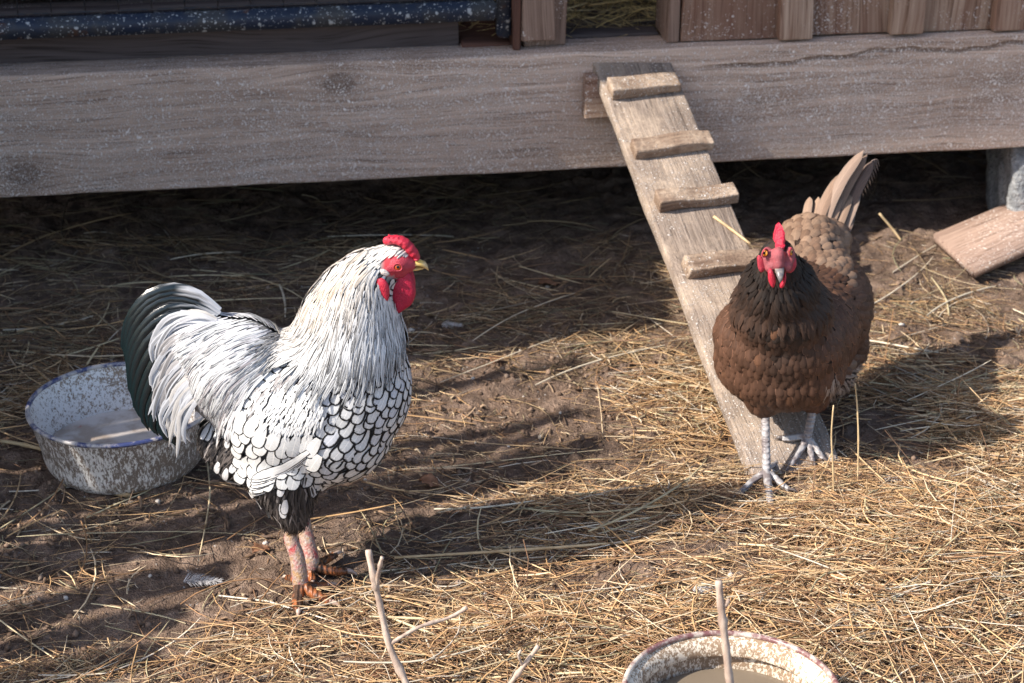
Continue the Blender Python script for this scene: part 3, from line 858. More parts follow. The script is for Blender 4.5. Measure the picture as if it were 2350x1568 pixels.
stalk([onZ(1968, 1110, .01), onY(1970, 1010, 2.40), onY(1967, 930, 2.41), onY(1962, 880, 2.415)], [.0010, .0012, .0011, .0008], 'upright dry stalk below the hen\'s tail side')
stalk([onZ(2018, 490, .05), onZ(2050, 528, .02), onZ(2068, 552, .004)], [.0021, .0021, .002], 'bent yellow straw leaning in the dark beneath the beam')
stalk([onZ(905, 1280, .008), onZ(1200, 1262, .012), onZ(1500, 1240, .010), onZ(1580, 1232, .008)], [.0017, .0020, .0019, .0015], 'long straight pale stalk lying in the shade between the birds')
stalk([onZ(1865, 1205, .012), onZ(1960, 1208, .016), onZ(2050, 1255, .02), onZ(2160, 1330, .02), onZ(2240, 1400, .012)], [.0016, .002, .0021, .002, .0017], 'kinked bleached stalk lying on the bright straw heap')
stalk([onZ(130, 1110, .004), onZ(190, 1118, .006), onZ(255, 1130, .006), onZ(300, 1138, .004)], [.003, .0032, .0034, .003], 'thick mottled stem on the mud below the basin')
stalk([onZ(0, 1012, .006), onZ(60, 1022, .008), onZ(108, 1035, .008)], [.0028, .0028, .0024], 'stout yellow straw poking out from the basin edge')

M = NT('dead_leaf', .7, .3); co = M.coord()
LEAF = M.done(M.ramp(M.noise(co, 80, 3), [(.35, (.16, .075, .04)), (.65, (.33, .17, .10))]), M.bump(M.noise(co, 90, 3), .4, .002))
def leaf(px, py, size, rot, label):
    c_ = onZ(px, py, .0); z_ = gz(c_.x, c_.y) + .006
    r = random.Random(px)
    vs, fs = [], []
    n, w = 8, 5
    for i in range(n + 1):
        t = i / n
        ww = math.sin(math.pi * min(.98, t + .02)) ** .7 * .42 * (1 + .25 * math.sin(i * 2.4))
        for j in range(w):
            s_ = (j / (w - 1) - .5) * 2
            x_, y_ = (t - .5) * size, s_ * ww * size
            vs.append((x_ * math.cos(rot) - y_ * math.sin(rot), x_ * math.sin(rot) + y_ * math.cos(rot), size * (.16 * abs(s_) + .12 * math.sin(t * 5) + .03 * r.uniform(-1, 1))))
    for i in range(n):
        for j in range(w - 1): fs.append((i * w + j, i * w + j + 1, (i + 1) * w + j + 1, (i + 1) * w + j))
    o = link('dead_leaf', py_mesh('dead_leaf', vs, fs), LEAF, None, Matrix.Translation((c_.x, c_.y, z_)))
    sm = o.modifiers.new('thickness', 'SOLIDIFY'); sm.thickness = .0006
    return tag(o, label, 'leaf', 'dead leaves in the litter')
leaf(1258, 648, .034, .3, 'small brown dead leaf in the shade behind the rooster\'s head')
leaf(1140, 825, .026, 1.2, 'curled brown dead leaf at the edge of the sunlit mud')
leaf(880, 1560, .045, -.3, 'rust brown dead leaf beneath the forked twig')
leaf(1440, 1432, .036, .2, 'brown dead leaf half buried between the twigs')
leaf(600, 1268, .026, .7, 'pale brown dead leaf near the rooster\'s shanks')
leaf(985, 1110, .03, -.4, 'crumpled tan dead leaf in the rooster\'s shadow')
M = NT('shed_down', .8, .1)
DOWN = M.done((.62, .60, .60))
def downy(px, py, size, label):
    c_ = onZ(px, py, 0); z_ = gz(c_.x, c_.y) + .008
    r = np.random.default_rng(px)
    vs, fs = [], []
    for k in range(150):
        t = r.random(); a = r.normal(0, .9) + (0 if r.random() < .5 else math.pi); ln = size * .45 * (1 - .6 * t)
        b_ = np.array([(t - .5) * size, .01 * size * math.sin(t * 6), .004 * r.random()])
        d = np.array([.5 + .3 * r.random(), math.sin(a), .35 * r.random()]); d = d / np.linalg.norm(d) * ln
        e = b_ + d; n_ = np.array([-d[1], d[0], 0]); n_ = n_ / (np.linalg.norm(n_) + 1e-9) * .00035
        m_ = (b_ + e) / 2 + np.array([0, 0, .15 * ln]); i = len(vs)
        vs += [b_ - n_, b_ + n_, m_ + n_, m_ - n_, e]
        fs += [(i, i + 1, i + 2, i + 3), (i + 3, i + 2, i + 4)]
    o = link('shed_feather', py_mesh('shed_feather', vs, fs), DOWN, None, Matrix.Translation((c_.x, c_.y, z_)))
    return tag(o, label, 'feather', 'shed downy feathers')
downy(462, 1340, .045, 'fluffy whitish shed feather on the mud left of the rooster\'s legs')
downy(2052, 1126, .035, 'white shed down tuft on the straw below the hen\'s tail side')
downy(1615, 1395, .03, 'grey-white shed feather in the straw behind the pot')
downy(1035, 757, .03, 'pale shed feather in the shade beyond the rooster\'s breast')

# ================================================================== unseen fence added left of the yard, sized to stripe the mud with shadow
FX = -1.32
fence = empty('picket_fence', (FX, 2.2, 0))
tag(fence, 'grey picket fence at the yard\'s side, striping the mud with shadow', 'fence')
W_FEN = wood('fence_picket', (.30, .26, .23), (.17, .14, .12))
def picket(y0, y1, h, seed):
    me = board_mesh('picket', h, .02, y1 - y0, .003, 8, .001, seed)
    link('picket', me, W_FEN, fence, frame_matrix((FX, (y0 + y1) / 2, h / 2 - .02), Z, (0, 1, 0)))
PICK = [(1.40, 1.47, .80), (1.505, 1.555, .84), (1.582, 1.636, .86), (1.660, 1.712, .88), (1.735, 1.790, .92), (1.835, 1.875, 1.34), (1.879, 1.93, 1.38), (1.945, 1.978, 1.30), (1.995, 2.020, 1.36), (2.030, 2.085, 1.09), (2.090, 2.155, 1.07),
        (2.168, 2.198, 1.36), (2.205, 2.262, 1.10), (2.27, 2.345, 1.5), (2.348, 2.42, 1.52), (2.423, 2.50, 1.5), (2.503, 2.58, 1.53), (2.583, 2.66, 1.5), (2.663, 2.74, 1.52), (2.743, 2.82, 1.5), (2.823, 2.90, 1.5)]
for k, (a, b_, h) in enumerate(PICK): picket(a, b_, h, 100 + k)
for zz in (.16, .5):
    me = board_mesh('rail', 1.6, .03, .06, .004, 8, .001, 130)
    link('rail', me, W_FEN, fence, frame_matrix((FX - .026, 2.15, zz), (0, 1, 0), Z))

# ================================================================== plumage machinery
def feather_mat(name, rough, spec, gloss=False, soft_n=.58):
    M = NT(name, rough, spec)
    fe, fu, fv, lw, ss, fr = (M.attr(k) for k in ('fe', 'fu', 'fv', 'lw', 'ss', 'fr'))
    au = M.math('ABSOLUTE', fu)
    nv = M.comb(M.math('MULTIPLY', M.math('SUBTRACT', fv, M.math('MULTIPLY', au, .22)), 34.0), M.math('MULTIPLY', fr, 77.0), M.math('MULTIPLY', fu, 1.2))
    barb = M.noise(nv, 1.0, 3, .65)
    soft = M.noise(M.comb(M.math('MULTIPLY', fu, 1.6), M.math('MULTIPLY', fv, 2.2), M.math('MULTIPLY', fr, 50.0)), 1.0, 2)
    base = M.attr('cb', 'Color'); edge = M.attr('ce', 'Color')
    base = M.mix(1.0, base, M.ramp(barb, [(.3, .80), (.65, 1.08)]), 'MULTIPLY')
    fe2 = M.math('ADD', fe, M.math('MULTIPLY', M.math('SUBTRACT', barb, .5), M.math('MULTIPLY', lw, .75)))
    lace = M.math('DIVIDE', M.math('SUBTRACT', lw, fe2), M.math('MULTIPLY_ADD', lw, .35, .0001), clamp=True)
    c = M.mix(lace, base, edge)
    wv = M.math('MULTIPLY', M.step(fv, .25, .65), M.math('SUBTRACT', 1.0, M.step(fv, .975, 1.0)))
    sw = M.math('MULTIPLY', wv, M.math('MULTIPLY_ADD', M.math('SUBTRACT', soft, .5), .8, .56))
    stripe = M.math('MULTIPLY', M.math('MULTIPLY', M.math('SUBTRACT', sw, au), 6.0, clamp=True), ss, clamp=True)
    c = M.mix(stripe, c, (.014, .015, .018))
    shaft = M.math('MULTIPLY', M.math('SUBTRACT', 1.0, M.step(au, .03, .09)), .25)
    c = M.mix(shaft, c, M.mix(1.0, c, (1.9, 1.8, 1.7), 'MULTIPLY'))
    gn = M.n('ShaderNodeNewGeometry').outputs['Normal']
    bl = M.vadd(M.vmul(gn, (1 - soft_n,) * 3), M.vmul(M.attr('bn', 'Vector'), (soft_n,) * 3))
    nz = M.n('ShaderNodeVectorMath'); nz.operation = 'NORMALIZE'; M.l(bl, nz.inputs[0])
    nm = M.bump(barb, .35, .0006, nz.outputs[0])
    if gloss:
        lwt = M.n('ShaderNodeLayerWeight'); lwt.inputs[0].default_value = .42
        ir = M.ramp(lwt.outputs['Facing'], [(.10, (.005, .012, .016)), (.45, (.006, .040, .040)), (.75, (.010, .022, .050))])
        dark = M.math('SUBTRACT', 1.0, M.step(M.sep(c)[0], .05, .25))
        c = M.mix(M.math('MULTIPLY', dark, .55), c, ir)
    return M.done(c, nm)
FEATHER = feather_mat('feather_vane', .6, .18, soft_n=.68)
FEATHER_H = feather_mat('brown_feather_vane', .55, .16, soft_n=.15)
GLOSSY = feather_mat('glossy_tail_vane', .20, .6, True, .0)

V_ROUND = np.array([0, .25, .48, .66, .80, .90, .965, 1.0]); W_ROUND = np.array([.55, .82, .97, 1.0, .92, .74, .47, .10])
V_LONG = np.array([0, .2, .4, .6, .78, .92, 1.0]); W_LONG = np.array([.5, .85, 1.0, .95, .76, .44, .05])
V_FLUF = np.array([0, .35, .7, 1.0]); W_FLUF = np.array([.9, 1.0, .6, .05])
UCOL = np.array([-1, -.55, 0, .55, 1.0])
class Plumage:
    """feathers traced over a body surface along a flow of directions"""
    def __init__(self, bvh): self.bvh = bvh; self.sets = {}
    def near(self, p):
        l, n, i, d = self.bvh.find_nearest(p); return l, n
    def add(self, key, root, flow, L, W, lift, h0, prof, cb, ce, lw=0.0, ss=0.0, cup=.25, dome=0.0, sway=0.0, roll=0.0):
        V, Wp = prof
        loc, n = self.near(root)
        sp, ns = [], []
        n0 = n
        for k in range(len(V)):
            sp.append(loc + n * (h0 + lift * V[k] ** 1.4 - dome * V[k] ** 5)); ns.append(n)
            if k + 1 < len(V):
                t = flow(loc, n)
                if sway: t = (t + n.cross(t) * sway).normalized()
                nl, nn = self.near(loc + t * L * (V[k + 1] - V[k]))
                n = (n * .35 + nn * .65).normalized(); loc = nl
        self.put(key, sp, ns, L, W, Wp, V, cb, ce, lw, ss, cup, roll)
    def put(self, key, sp, ns, L, W, Wp, V, cb, ce, lw=0.0, ss=0.0, cup=.25, roll=0.0):
        self.sets.setdefault((key, len(V)), []).append((np.array([tuple(p) for p in sp]), np.array([tuple(q) for q in ns]), L, W, Wp, V, cb, ce, lw, ss, cup, roll, random.random()))
    def arrays(self, items):
        P = np.stack([i[0] for i in items]); N = np.stack([i[1] for i in items])
        L = np.array([i[2] for i in items]); W = np.array([i[3] for i in items])
        Wp = np.stack([i[4] for i in items]); Vv = np.stack([i[5] for i in items])
        cb = np.array([i[6] for i in items]); ce = np.array([i[7] for i in items])
        lw = np.array([i[8] for i in items]); ss = np.array([i[9] for i in items]); cup = np.array([i[10] for i in items]); roll = np.array([i[11] for i in items]); fr = np.array([i[12] for i in items])
        T = np.gradient(P, axis=1); T /= np.linalg.norm(T, axis=-1, keepdims=True) + 1e-9
        S = np.cross(N, T); S /= np.linalg.norm(S, axis=-1, keepdims=True) + 1e-9
        N2 = np.cross(T, S)
        if np.any(roll):
            cr, sr = np.cos(roll)[:, None, None], np.sin(roll)[:, None, None]
            S, N2 = S * cr + N2 * sr, N2 * cr - S * sr
        w = W[:, None] * Wp
        u = UCOL[None, None, :, None]
        pts = P[:, :, None, :] + S[:, :, None, :] * u * w[:, :, None, None] - N2[:, :, None, :] * (u ** 2) * (cup[:, None] * w)[:, :, None, None]
        fe = np.minimum((1 - np.abs(UCOL))[None, None, :] * w[:, :, None], (1 - Vv)[:, :, None] * L[:, None, None] + 0 * UCOL)
        n, k = P.shape[:2]; one = np.ones((n, k, 5))
        at = {'fe': fe * 1000, 'fu': one * UCOL, 'fv': one * Vv[:, :, None], 'lw': one * lw[:, None, None], 'ss': one * ss[:, None, None], 'fr': one * fr[:, None, None]}
        cl = {'cb': one[..., None] * cb[:, None, None, :], 'ce': one[..., None] * ce[:, None, None, :]}
        return pts, at, cl, one[..., None] * N[:, :, None, :]
    @staticmethod
    def quads(n, k):
        b = np.arange(k * 5).reshape(k, 5)
        q = np.stack([b[:-1, :-1], b[:-1, 1:], b[1:, 1:], b[1:, :-1]], -1).reshape(-1, 4)
        return (q[None] + (np.arange(n) * k * 5)[:, None, None]).reshape(-1, 4)
    def build(self, key, name, parent, mat, single=0, single_name='feather', label=None, rank=None):
        for (kk, nk), items in list(self.sets.items()):
            if kk != key: continue
            items = list(items)
            if rank is not None: items.sort(key=lambda it: -rank(it[0][len(it[0]) // 2]) )
            solo, bulk = items[:single], items[single:]
            if bulk:
                p, a, c, bn = self.arrays(bulk)
                me = np_mesh(name, p, self.quads(len(bulk), nk), a, c, {'bn': bn})
                o = link(name, me, mat, parent)
                if label: o['label'] = label
                if len(bulk) > 1: o['kind'] = 'stuff'
            if solo:
                p, a, c, bn = self.arrays(solo); q = self.quads(1, nk)
                for i in range(len(solo)):
                    org = p[i, 0, 2]
                    me = np_mesh(single_name, p[i] - org, q, {k_: v[i] for k_, v in a.items()}, {k_: v[i] for k_, v in c.items()}, {'bn': bn[i]})
                    link(single_name, me, mat, parent, Matrix.Translation(Vector(org.tolist())))
def surface_samples(me, count, seed):
    me.calc_loop_triangles()
    v = np.array([x.co[:] for x in me.vertices]); t = np.array([x.vertices[:] for x in me.loop_triangles])
    a, b, c = v[t[:, 0]], v[t[:, 1]], v[t[:, 2]]
    ar = np.linalg.norm(np.cross(b - a, c - a), axis=1)
    r = np.random.default_rng(seed)
    i = r.choice(len(t), count, p=ar / ar.sum())
    s1, s2 = np.sqrt(r.random(count))[:, None], r.random(count)[:, None]
    return a[i] * (1 - s1) + b[i] * s1 * (1 - s2) + c[i] * s1 * s2
class Spacer:
    def __init__(self): self.g = {}
    def ok(self, p, d):
        cs = d
        key = (round(d * 1e5), int(p[0] // cs), int(p[1] // cs), int(p[2] // cs))
        for dx in (-1, 0, 1):
            for dy in (-1, 0, 1):
                for dz in (-1, 0, 1):
                    for q in self.g.get((key[0], key[1] + dx, key[2] + dy, key[3] + dz), ()):
                        if (p[0] - q[0]) ** 2 + (p[1] - q[1]) ** 2 + (p[2] - q[2]) ** 2 < d * d: return False
        self.g.setdefault(key, []).append(p); return True
def inpoly(x, y, poly):
    c = False; j = len(poly) - 1
    for i in range(len(poly)):
        xi, yi = poly[i]; xj, yj = poly[j]
        if (yi > y) != (yj > y) and x < (xj - xi) * (y - yi) / (yj - yi) + xi: c = not c
        j = i
    return c
VIEW = Vector((0, math.cos(math.radians(27)), -math.sin(math.radians(27))))
UPV = Vector((0, math.sin(math.radians(27)), math.cos(math.radians(27))))
def jit(c, a=.06): 
    k = 1 + random.uniform(-a, a); return tuple(max(0, x * k) for x in c)

# flesh, horn and leg materials
def flesh(name, col, col2, rough=.45):
    M = NT(name, rough, .4); co = M.coord()
    v = M.voro(co, 900); n = M.noise(co, 130, 3, .6)
    c = M.mix(n, col, col2)
    M.b.inputs['Subsurface Weight'].default_value = .12
    M.b.inputs['Subsurface Radius'].default_value = (.004, .001, .001)
    M.b.inputs['Subsurface Scale'].default_value = .3
    return M.done(c, M.bump(M.math('ADD', v, n), .7, .0008))
RED = flesh('red_comb_skin', (.60, .035, .068), (.44, .016, .040))
RED_DARK = flesh('dark_red_wattle_skin', (.50, .018, .058), (.34, .009, .038), .42)
PINK = flesh('pink_face_skin', (.52, .062, .088), (.34, .022, .045), .5)
LOBE = flesh('pale_ear_lobe', (.66, .62, .58), (.52, .44, .42), .7)
def horn(name, a, b, rough=.35):
    M = NT(name, rough, .5); co = M.coord()
    return M.done(M.mix(M.step(M.noise(co, 70, 3), .4, .65), a, b), M.bump(M.noise(co, 200, 2), .15, .0005))
BEAK_Y = horn('yellow_beak_horn', (.70, .46, .13), (.58, .42, .22))
BEAK_G = horn('grey_beak_horn', (.13, .12, .125), (.34, .29, .24))
CLAW = horn('pale_claw_horn', (.58, .44, .36), (.40, .28, .22))
CLAW_D = horn('dark_claw_horn', (.10, .085, .085), (.17, .14, .13))
def leg_skin(name, a, b, c3, scale=1.0):
    M = NT(name, .5, .4); co = M.coord()
    n = M.noise(co, 75, 4, .65); n2 = M.noise(co, 240, 3, .6)
    c = M.ramp(n, [(.34, a), (.5, b), (.66, c3)])
    c = M.mix(M.math('MULTIPLY', M.step(n2, .5, .66), .35), c, (.56, .52, .48))
    w = M.n('ShaderNodeTexWave'); w.bands_direction = 'Z'; w.inputs['Scale'].default_value = 60 * scale; w.inputs['Distortion'].default_value = 2.2
    w.inputs['Detail'].default_value = 2; M.put(w.inputs['Vector'], co)
    return M.done(c, M.bump(M.math('ADD', M.math('MULTIPLY', w.outputs['Fac'], .10), M.math('ADD', n2, M.voro(co, 320))), .6, .0012))
SHANK = leg_skin('scaly_shank', (.34, .050, .050), (.32, .225, .19), (.36, .21, .09))
def toe_skin(name, a, b, axis):
    M = NT(name, .4, .5); co = M.coord()
    w = M.n('ShaderNodeTexWave'); w.bands_direction = axis; w.inputs['Scale'].default_value = 52; w.inputs['Distortion'].default_value = 2.5; w.inputs['Detail'].default_value = 2
    M.put(w.inputs['Vector'], co)
    c = M.mix(M.step(M.noise(co, 60, 3), .42, .6), a, b)
    c = M.mix(M.math('MULTIPLY', M.step(w.outputs['Fac'], .45, .15), .14), c, tuple(x * .4 for x in b))
    return M.done(c, M.bump(w.outputs['Fac'], .8, .0015))
TOE = toe_skin('orange_muddy_toe', (.32, .105, .036), (.075, .042, .028), 'X')
HENLEG = toe_skin('grey_scaly_hen_leg', (.40, .38, .38), (.20, .17, .17), 'Z')
def eye_mats(name, iris):
    M = NT(name, .08, .6); co = M.coord('Generated')
    s = M.sep(M.vadd(co, (-.5, -.5, -.5)))
    return M, s
def make_eye(name, center, normal, r, iris, parent, pup=.45):
    """ball with iris and pupil; local z looks out of the head"""
    M = NT(name + '_' + parent.name, .06, .6); s = M.sep(M.coord())
    d = M.math('DIVIDE', M.math('POWER', M.math('ADD', M.math('MULTIPLY', s[0], s[0]), M.math('MULTIPLY', s[1], s[1])), .5), r)
    c = M.mix(M.step(d, pup - .04, pup + .04), (.004, .004, .004), iris)
    c = M.mix(M.step(d, .84, .95), c, (.06, .02, .015))
    bm = bmesh.new(); bmesh.ops.create_uvsphere(bm, u_segments=20, v_segments=12, radius=r)
    q = Vector(normal).to_track_quat('Z', 'Y').to_matrix().to_4x4()
    return link('eye', bm_mesh('eye', bm), M.done(c), parent, Matrix.Translation(center) @ q @ Matrix.Diagonal((1, 1, .55, 1)))

# ================================================================== rooster
RY = 2.15
def SP(px, py, dy=0.0):
    p = onY(px, py, RY); p.y += dy; return p
MS = .000521                                   # metres per photo pixel at the rooster
SB, CB = math.sin(math.radians(27.5)), math.cos(math.radians(27.5))
def RE(px, py, rx, ry, b, dy=0.0, seg=24):
    bb = b * MS; c2 = (ry * MS) ** 2 - (bb * SB) ** 2
    cc = math.sqrt(max(c2, (ry * MS * .5) ** 2)) / CB
    return ellipsoid(SP(px, py, dy), rx * MS, bb, cc, None, seg, 14)
rooster = empty('rooster', (SP(690, 1330).x, RY, 0))
tag(rooster, 'silver laced rooster with red face standing in profile on the mud', 'rooster')
parts = [RE(903, 600, 46, 42, 40), RE(868, 614, 50, 48, 46), RE(838, 645, 66, 66, 62), RE(815, 690, 88, 88, 84), RE(802, 740, 110, 108, 106), RE(800, 800, 130, 128, 126),
         RE(803, 885, 142, 158, 142), RE(768, 962, 140, 148, 150), RE(655, 935, 155, 160, 150), RE(725, 900, 150, 150, 150), RE(548, 850, 122, 122, 108), RE(460, 790, 82, 76, 60),
         RE(556, 1035, 66, 72, 84), RE(502, 1010, 52, 58, 58), RE(620, 1050, 90, 80, 110), RE(700, 1060, 90, 70, 100)]
for s_ in (-1, 1):
    dy = .040 * s_
    parts += [RE(655, 1050, 82, 82, 62, dy), RE(668, 1090, 66, 66, 52, dy), RE(676, 1125, 50, 52, 42, dy), RE(682, 1155, 36, 34, 32, dy)]
body_me = union('body', parts, .006, 10, .6)
BV = BVHTree.FromPolygons([v.co[:] for v in body_me.vertices], [p.vertices[:] for p in body_me.polygons])
def rpx(p): return proj((p[0], RY - abs(p[1] - RY), p[2]))
# flow of the plumage, in photo directions (x right, y down) as seen on the near side
FLOW = np.array([(880, 570, -.8, .6), (840, 590, -.75, .66), (760, 640, -.55, .85), (700, 730, -.40, .92), (820, 700, -.20, 1), (880, 690, .10, 1), (905, 760, .15, 1), (780, 800, -.22, 1), (720, 830, -.45, .9), (850, 830, -.02, 1), (670, 800, -.8, .5),
                 (940, 820, .05, 1), (945, 880, -.15, 1), (930, 950, -.40, .9), (880, 960, -.45, .9), (880, 1030, -.65, .75), (820, 1000, -.55, .85), (800, 1080, -.85, .5), (760, 1020, -.65, .75),
                 (660, 930, -.40, .92), (720, 960, -.35, .95), (620, 950, -.55, .85), (650, 1030, -.25, .97), (590, 1020, -.45, .9), (710, 1060, -.5, .87), (560, 1080, -.6, .8),
                 (640, 790, -.9, .25), (580, 760, -.95, .18), (520, 730, -.98, .2), (460, 720, -.95, .25), (600, 850, -.80, .6), (540, 830, -.85, .5), (480, 800, -.85, .5), (570, 920, -.5, .87), (500, 900, -.55, .83), (450, 880, -.5, .87), (520, 980, -.30, .95), (460, 960, -.3, .95),
                 (680, 1130, -.15, 1), (650, 1180, 0, 1), (600, 1140, -.4, .9), (720, 1170, .05, 1)])
def rflow(p, n):
    x, y = rpx(p)
    d2 = (FLOW[:, 0] - x) ** 2 + (FLOW[:, 1] - y) ** 2 + 60
    w = 1 / d2 ** 1.5
    gx, gy = float((FLOW[:, 2] * w).sum()), float((FLOW[:, 3] * w).sum())
    G = Vector((gx, 0, 0)) - UPV * gy
    G.normalize()
    far_side = p[1] > RY
    nn = Vector((n[0], -n[1], n[2])) if far_side else Vector(n)
    vn = VIEW.dot(nn)
    t = G - VIEW * (G.dot(nn) / vn) if vn < -.35 else G - nn * G.dot(nn)
    if t.length < 1e-4: t = Vector((-.7, 0, -.7)) - nn * nn.dot(Vector((-.7, 0, -.7)))
    t.normalize()
    return Vector((t.x, -t.y, t.z)) if far_side else t
POLY = {
    'hackle': [(893, 556), (845, 572), (765, 618), (690, 725), (655, 790), (690, 800), (770, 822), (835, 812), (885, 785), (915, 745), (905, 705), (872, 655), (864, 605)],
    'saddle': [(405, 690), (470, 680), (530, 700), (610, 745), (668, 778), (668, 825), (625, 850), (585, 890), (550, 935), (500, 945), (450, 900), (415, 830), (395, 760)],
    'shoulder': [(590, 895), (640, 860), (700, 862), (738, 900), (742, 960), (715, 985), (660, 985), (610, 970), (582, 935)],
    'wing': [(555, 945), (585, 940), (612, 972), (660, 988), (715, 988), (742, 1000), (745, 1045), (690, 1075), (620, 1085), (575, 1080), (550, 1020)],
}
WHITE, CREAM, BLACK, GREYW = (.62, .625, .635), (.52, .40, .275), (.012, .012, .014), (.54, .555, .60)
pl = Plumage(BV); sp = Spacer()
cand = surface_samples(body_me, 110000, 4)
CLS = {'hackle': .0035, 'head': .0028, 'saddle': .0042, 'shoulder': .0032, 'wing': .0125, 'fluff': .0052}
for p in cand:
    x, y = rpx(p)
    fx, fy = (x - 916) / 42, (y - 610) / 27
    # bare red face, no feathers
    if x > 860 and fx * fx + fy * fy < 1: continue
    if x > 938 and y < 650: continue
    if y < 612 and x > 845 : key = 'head'
    elif inpoly(x, y, POLY['hackle']): key = 'hackle'
    elif inpoly(x, y, POLY['saddle']): key = 'saddle'
    elif inpoly(x, y, POLY['shoulder']): key = 'shoulder'
    elif inpoly(x, y, POLY['wing']): key = 'wing'
    elif y > 1100 + max(0, (x - 700)) * .12 or (x < 575 and y > 970) or (x < 720 and y > 1072): key = 'fluff'
    else: key = 'breast'
    P = Vector(p)
    if key == 'breast':
        g = min(1, max(0, (y - 730) / 300)); d = .0078 + .0068 * g
        d = round(d / .001) * .001
        if not sp.ok(p, d): continue
        W_ = d * .70; L_ = d * 2.2
        pl.add('breast', P, rflow, L_, W_, .0010 + .0008 * g, .002 + random.uniform(0, .0004), (V_ROUND, W_ROUND), jit(WHITE if random.random() < .75 else GREYW, .08), BLACK, lw=2.0 + 1.7 * g, cup=.08, sway=random.uniform(-.12, .12))
        continue
    if not sp.ok(p, CLS[key]): continue
    if key == 'head':
        pl.add('head', P, rflow, random.uniform(.008, .012), .0012, .0012, .0006 + random.uniform(0, .0008), (V_LONG, W_LONG), jit((.74, .70, .64)), (.7, .66, .6), ss=random.choice((0, 0, .3)), cup=.4)
    elif key == 'hackle':
        g = min(1, max(0, (y - 560) / 260))
        tan_ = max(0, 1 - abs(y - 640 - (x - 800) * -.5) / 120) * (.85 if x < 850 else .35) * random.random() ** .6
        cb = tuple(a * (1 - tan_) + b * tan_ for a, b in zip(WHITE, CREAM))
        L_ = .018 + .046 * g; 
        pl.add('hackle', P, rflow, L_ * random.uniform(.8, 1.15), .0011 + .0009 * g, .0010 + .0010 * g, .003 + .004 * g + random.uniform(0, .0013), (V_LONG, W_LONG), jit(cb, .12), (.05, .05, .052) if random.random() < .6 * g + .1 else jit(cb, .1), lw=.34, ss=min(1, max(0, g * 2.2 + .15)) * random.uniform(.5, 1.0), cup=.35, sway=random.uniform(-.15, .15))
    elif key == 'saddle':
        g = min(1, max(0, (680 - x) / 220))
        dk = random.random() < .12
        cb = (.36, .33, .34) if dk and y > 790 else (WHITE if random.random() < .7 else (.66, .64, .66))
        pl.add('saddle', P, rflow, (.030 + .042 * g) * random.uniform(.8, 1.2), .0014 + .0008 * g, .0011 + .0014 * g, .005 + random.uniform(0, .0014), (V_LONG, W_LONG), jit(cb, .1), (.06, .06, .062) if random.random() < .55 else (.7, .7, .71), lw=.32, ss=random.uniform(.1, 1.0) * (.85 if y < 900 else .6), cup=.35, sway=random.uniform(-.14, .14))
    elif key == 'shoulder':
        edge_ = ((x - 665) / 85) ** 2 + ((y - 945) / 62) ** 2
        cb = (.86, .855, .84) if edge_ < .8 or random.random() < .7 else (.30, .28, .28)
        pl.add('shoulder', P, rflow, random.uniform(.008, .014), random.uniform(.0009, .0018), .0008, .0058 + random.uniform(0, .0006), (V_FLUF, W_FLUF), jit(cb, .05), jit(cb, .05), cup=.15, sway=random.uniform(-.22, .22))
    elif key == 'wing':
        pl.add('wing', P, rflow, .030, .0098, .0011, .0060 + random.uniform(0, .0004), (V_ROUND, W_ROUND), jit((.72, .715, .70), .05), BLACK, lw=2.2, cup=.08, sway=random.uniform(-.1, .1))
    elif key == 'fluff':
        r_ = random.random()
        cb = (.055, .048, .046) if r_ < .62 else ((.10, .085, .08) if r_ < .9 else (.26, .23, .22))
        pl.add('fluff', P, rflow, random.uniform(.018, .032), .0016, .006 * random.random() + .001, .0005, (V_FLUF, W_FLUF), jit(cb, .3), jit(cb, .3), cup=.2, sway=random.uniform(-.35, .35))
        if random.random() < .085 and y < 1160 and x < 690:
            pl.add('fluff_tip', P, rflow, .022, .0056, .003, .004, (V_ROUND, W_ROUND), jit((.70, .69, .70)), (.03, .027, .027), lw=1.6, cup=.2, sway=random.uniform(-.2, .2))
# wing secondaries: long stacked flight feathers along the lower wing edge
def secflow(p, n):
    G_ = (Vector((-.90, 0, 0)) - UPV * .42).normalized()
    nn = Vector((n[0], -abs(n[1]), n[2]))
    t = (G_ - VIEW * (G_.dot(nn) / VIEW.dot(nn)) if VIEW.dot(nn) < -.35 else G_ - nn * G_.dot(nn)).normalized()
    return Vector((t.x, t.y if p[1] < RY else -t.y, t.z))
for s_ in (-1, 1):
    for k in range(9):
        hit = BV.ray_cast(Vector((0, 0, CAM_H)), ray(712 - 5 * k, 1030 + 8.0 * k))[0]
        if hit is None: continue
        if s_ > 0: hit = Vector((hit.x, 2 * RY - hit.y, hit.z))
        pl.add('secondary', hit, secflow, .080 - .002 * k, .0062, .004, .0075 - .0006 * k, (V_ROUND, W_ROUND), jit((.80, .79, .77), .04), BLACK, lw=1.2, cup=.10)
near_rank = lambda p: -p[1]
pl.build('fluff', 'thigh_fluff', rooster, FEATHER, label='dark grey downy thigh and belly fluff')
pl.build('fluff_tip', 'white_tipped_fluff', rooster, FEATHER, 60, 'thigh_feather', rank=near_rank)
pl.build('breast', 'breast_plumage', rooster, FEATHER, 200, 'breast_feather', label='white breast feathers laced with black', rank=near_rank)
pl.build('secondary', 'flight_feathers', rooster, FEATHER, 18, 'flight_feather')
pl.build('wing', 'wing_plumage', rooster, FEATHER, 60, 'wing_feather', rank=near_rank)
pl.build('shoulder', 'shoulder_plumage', rooster, FEATHER, label='plain white shoulder patch')
pl.build('saddle', 'saddle_plumage', rooster, FEATHER, label='long white saddle feathers streaked black')
pl.build('hackle', 'hackle_plumage', rooster, FEATHER, label='white neck hackle with black shaft streaks')
pl.build('head', 'crown_plumage', rooster, FEATHER)
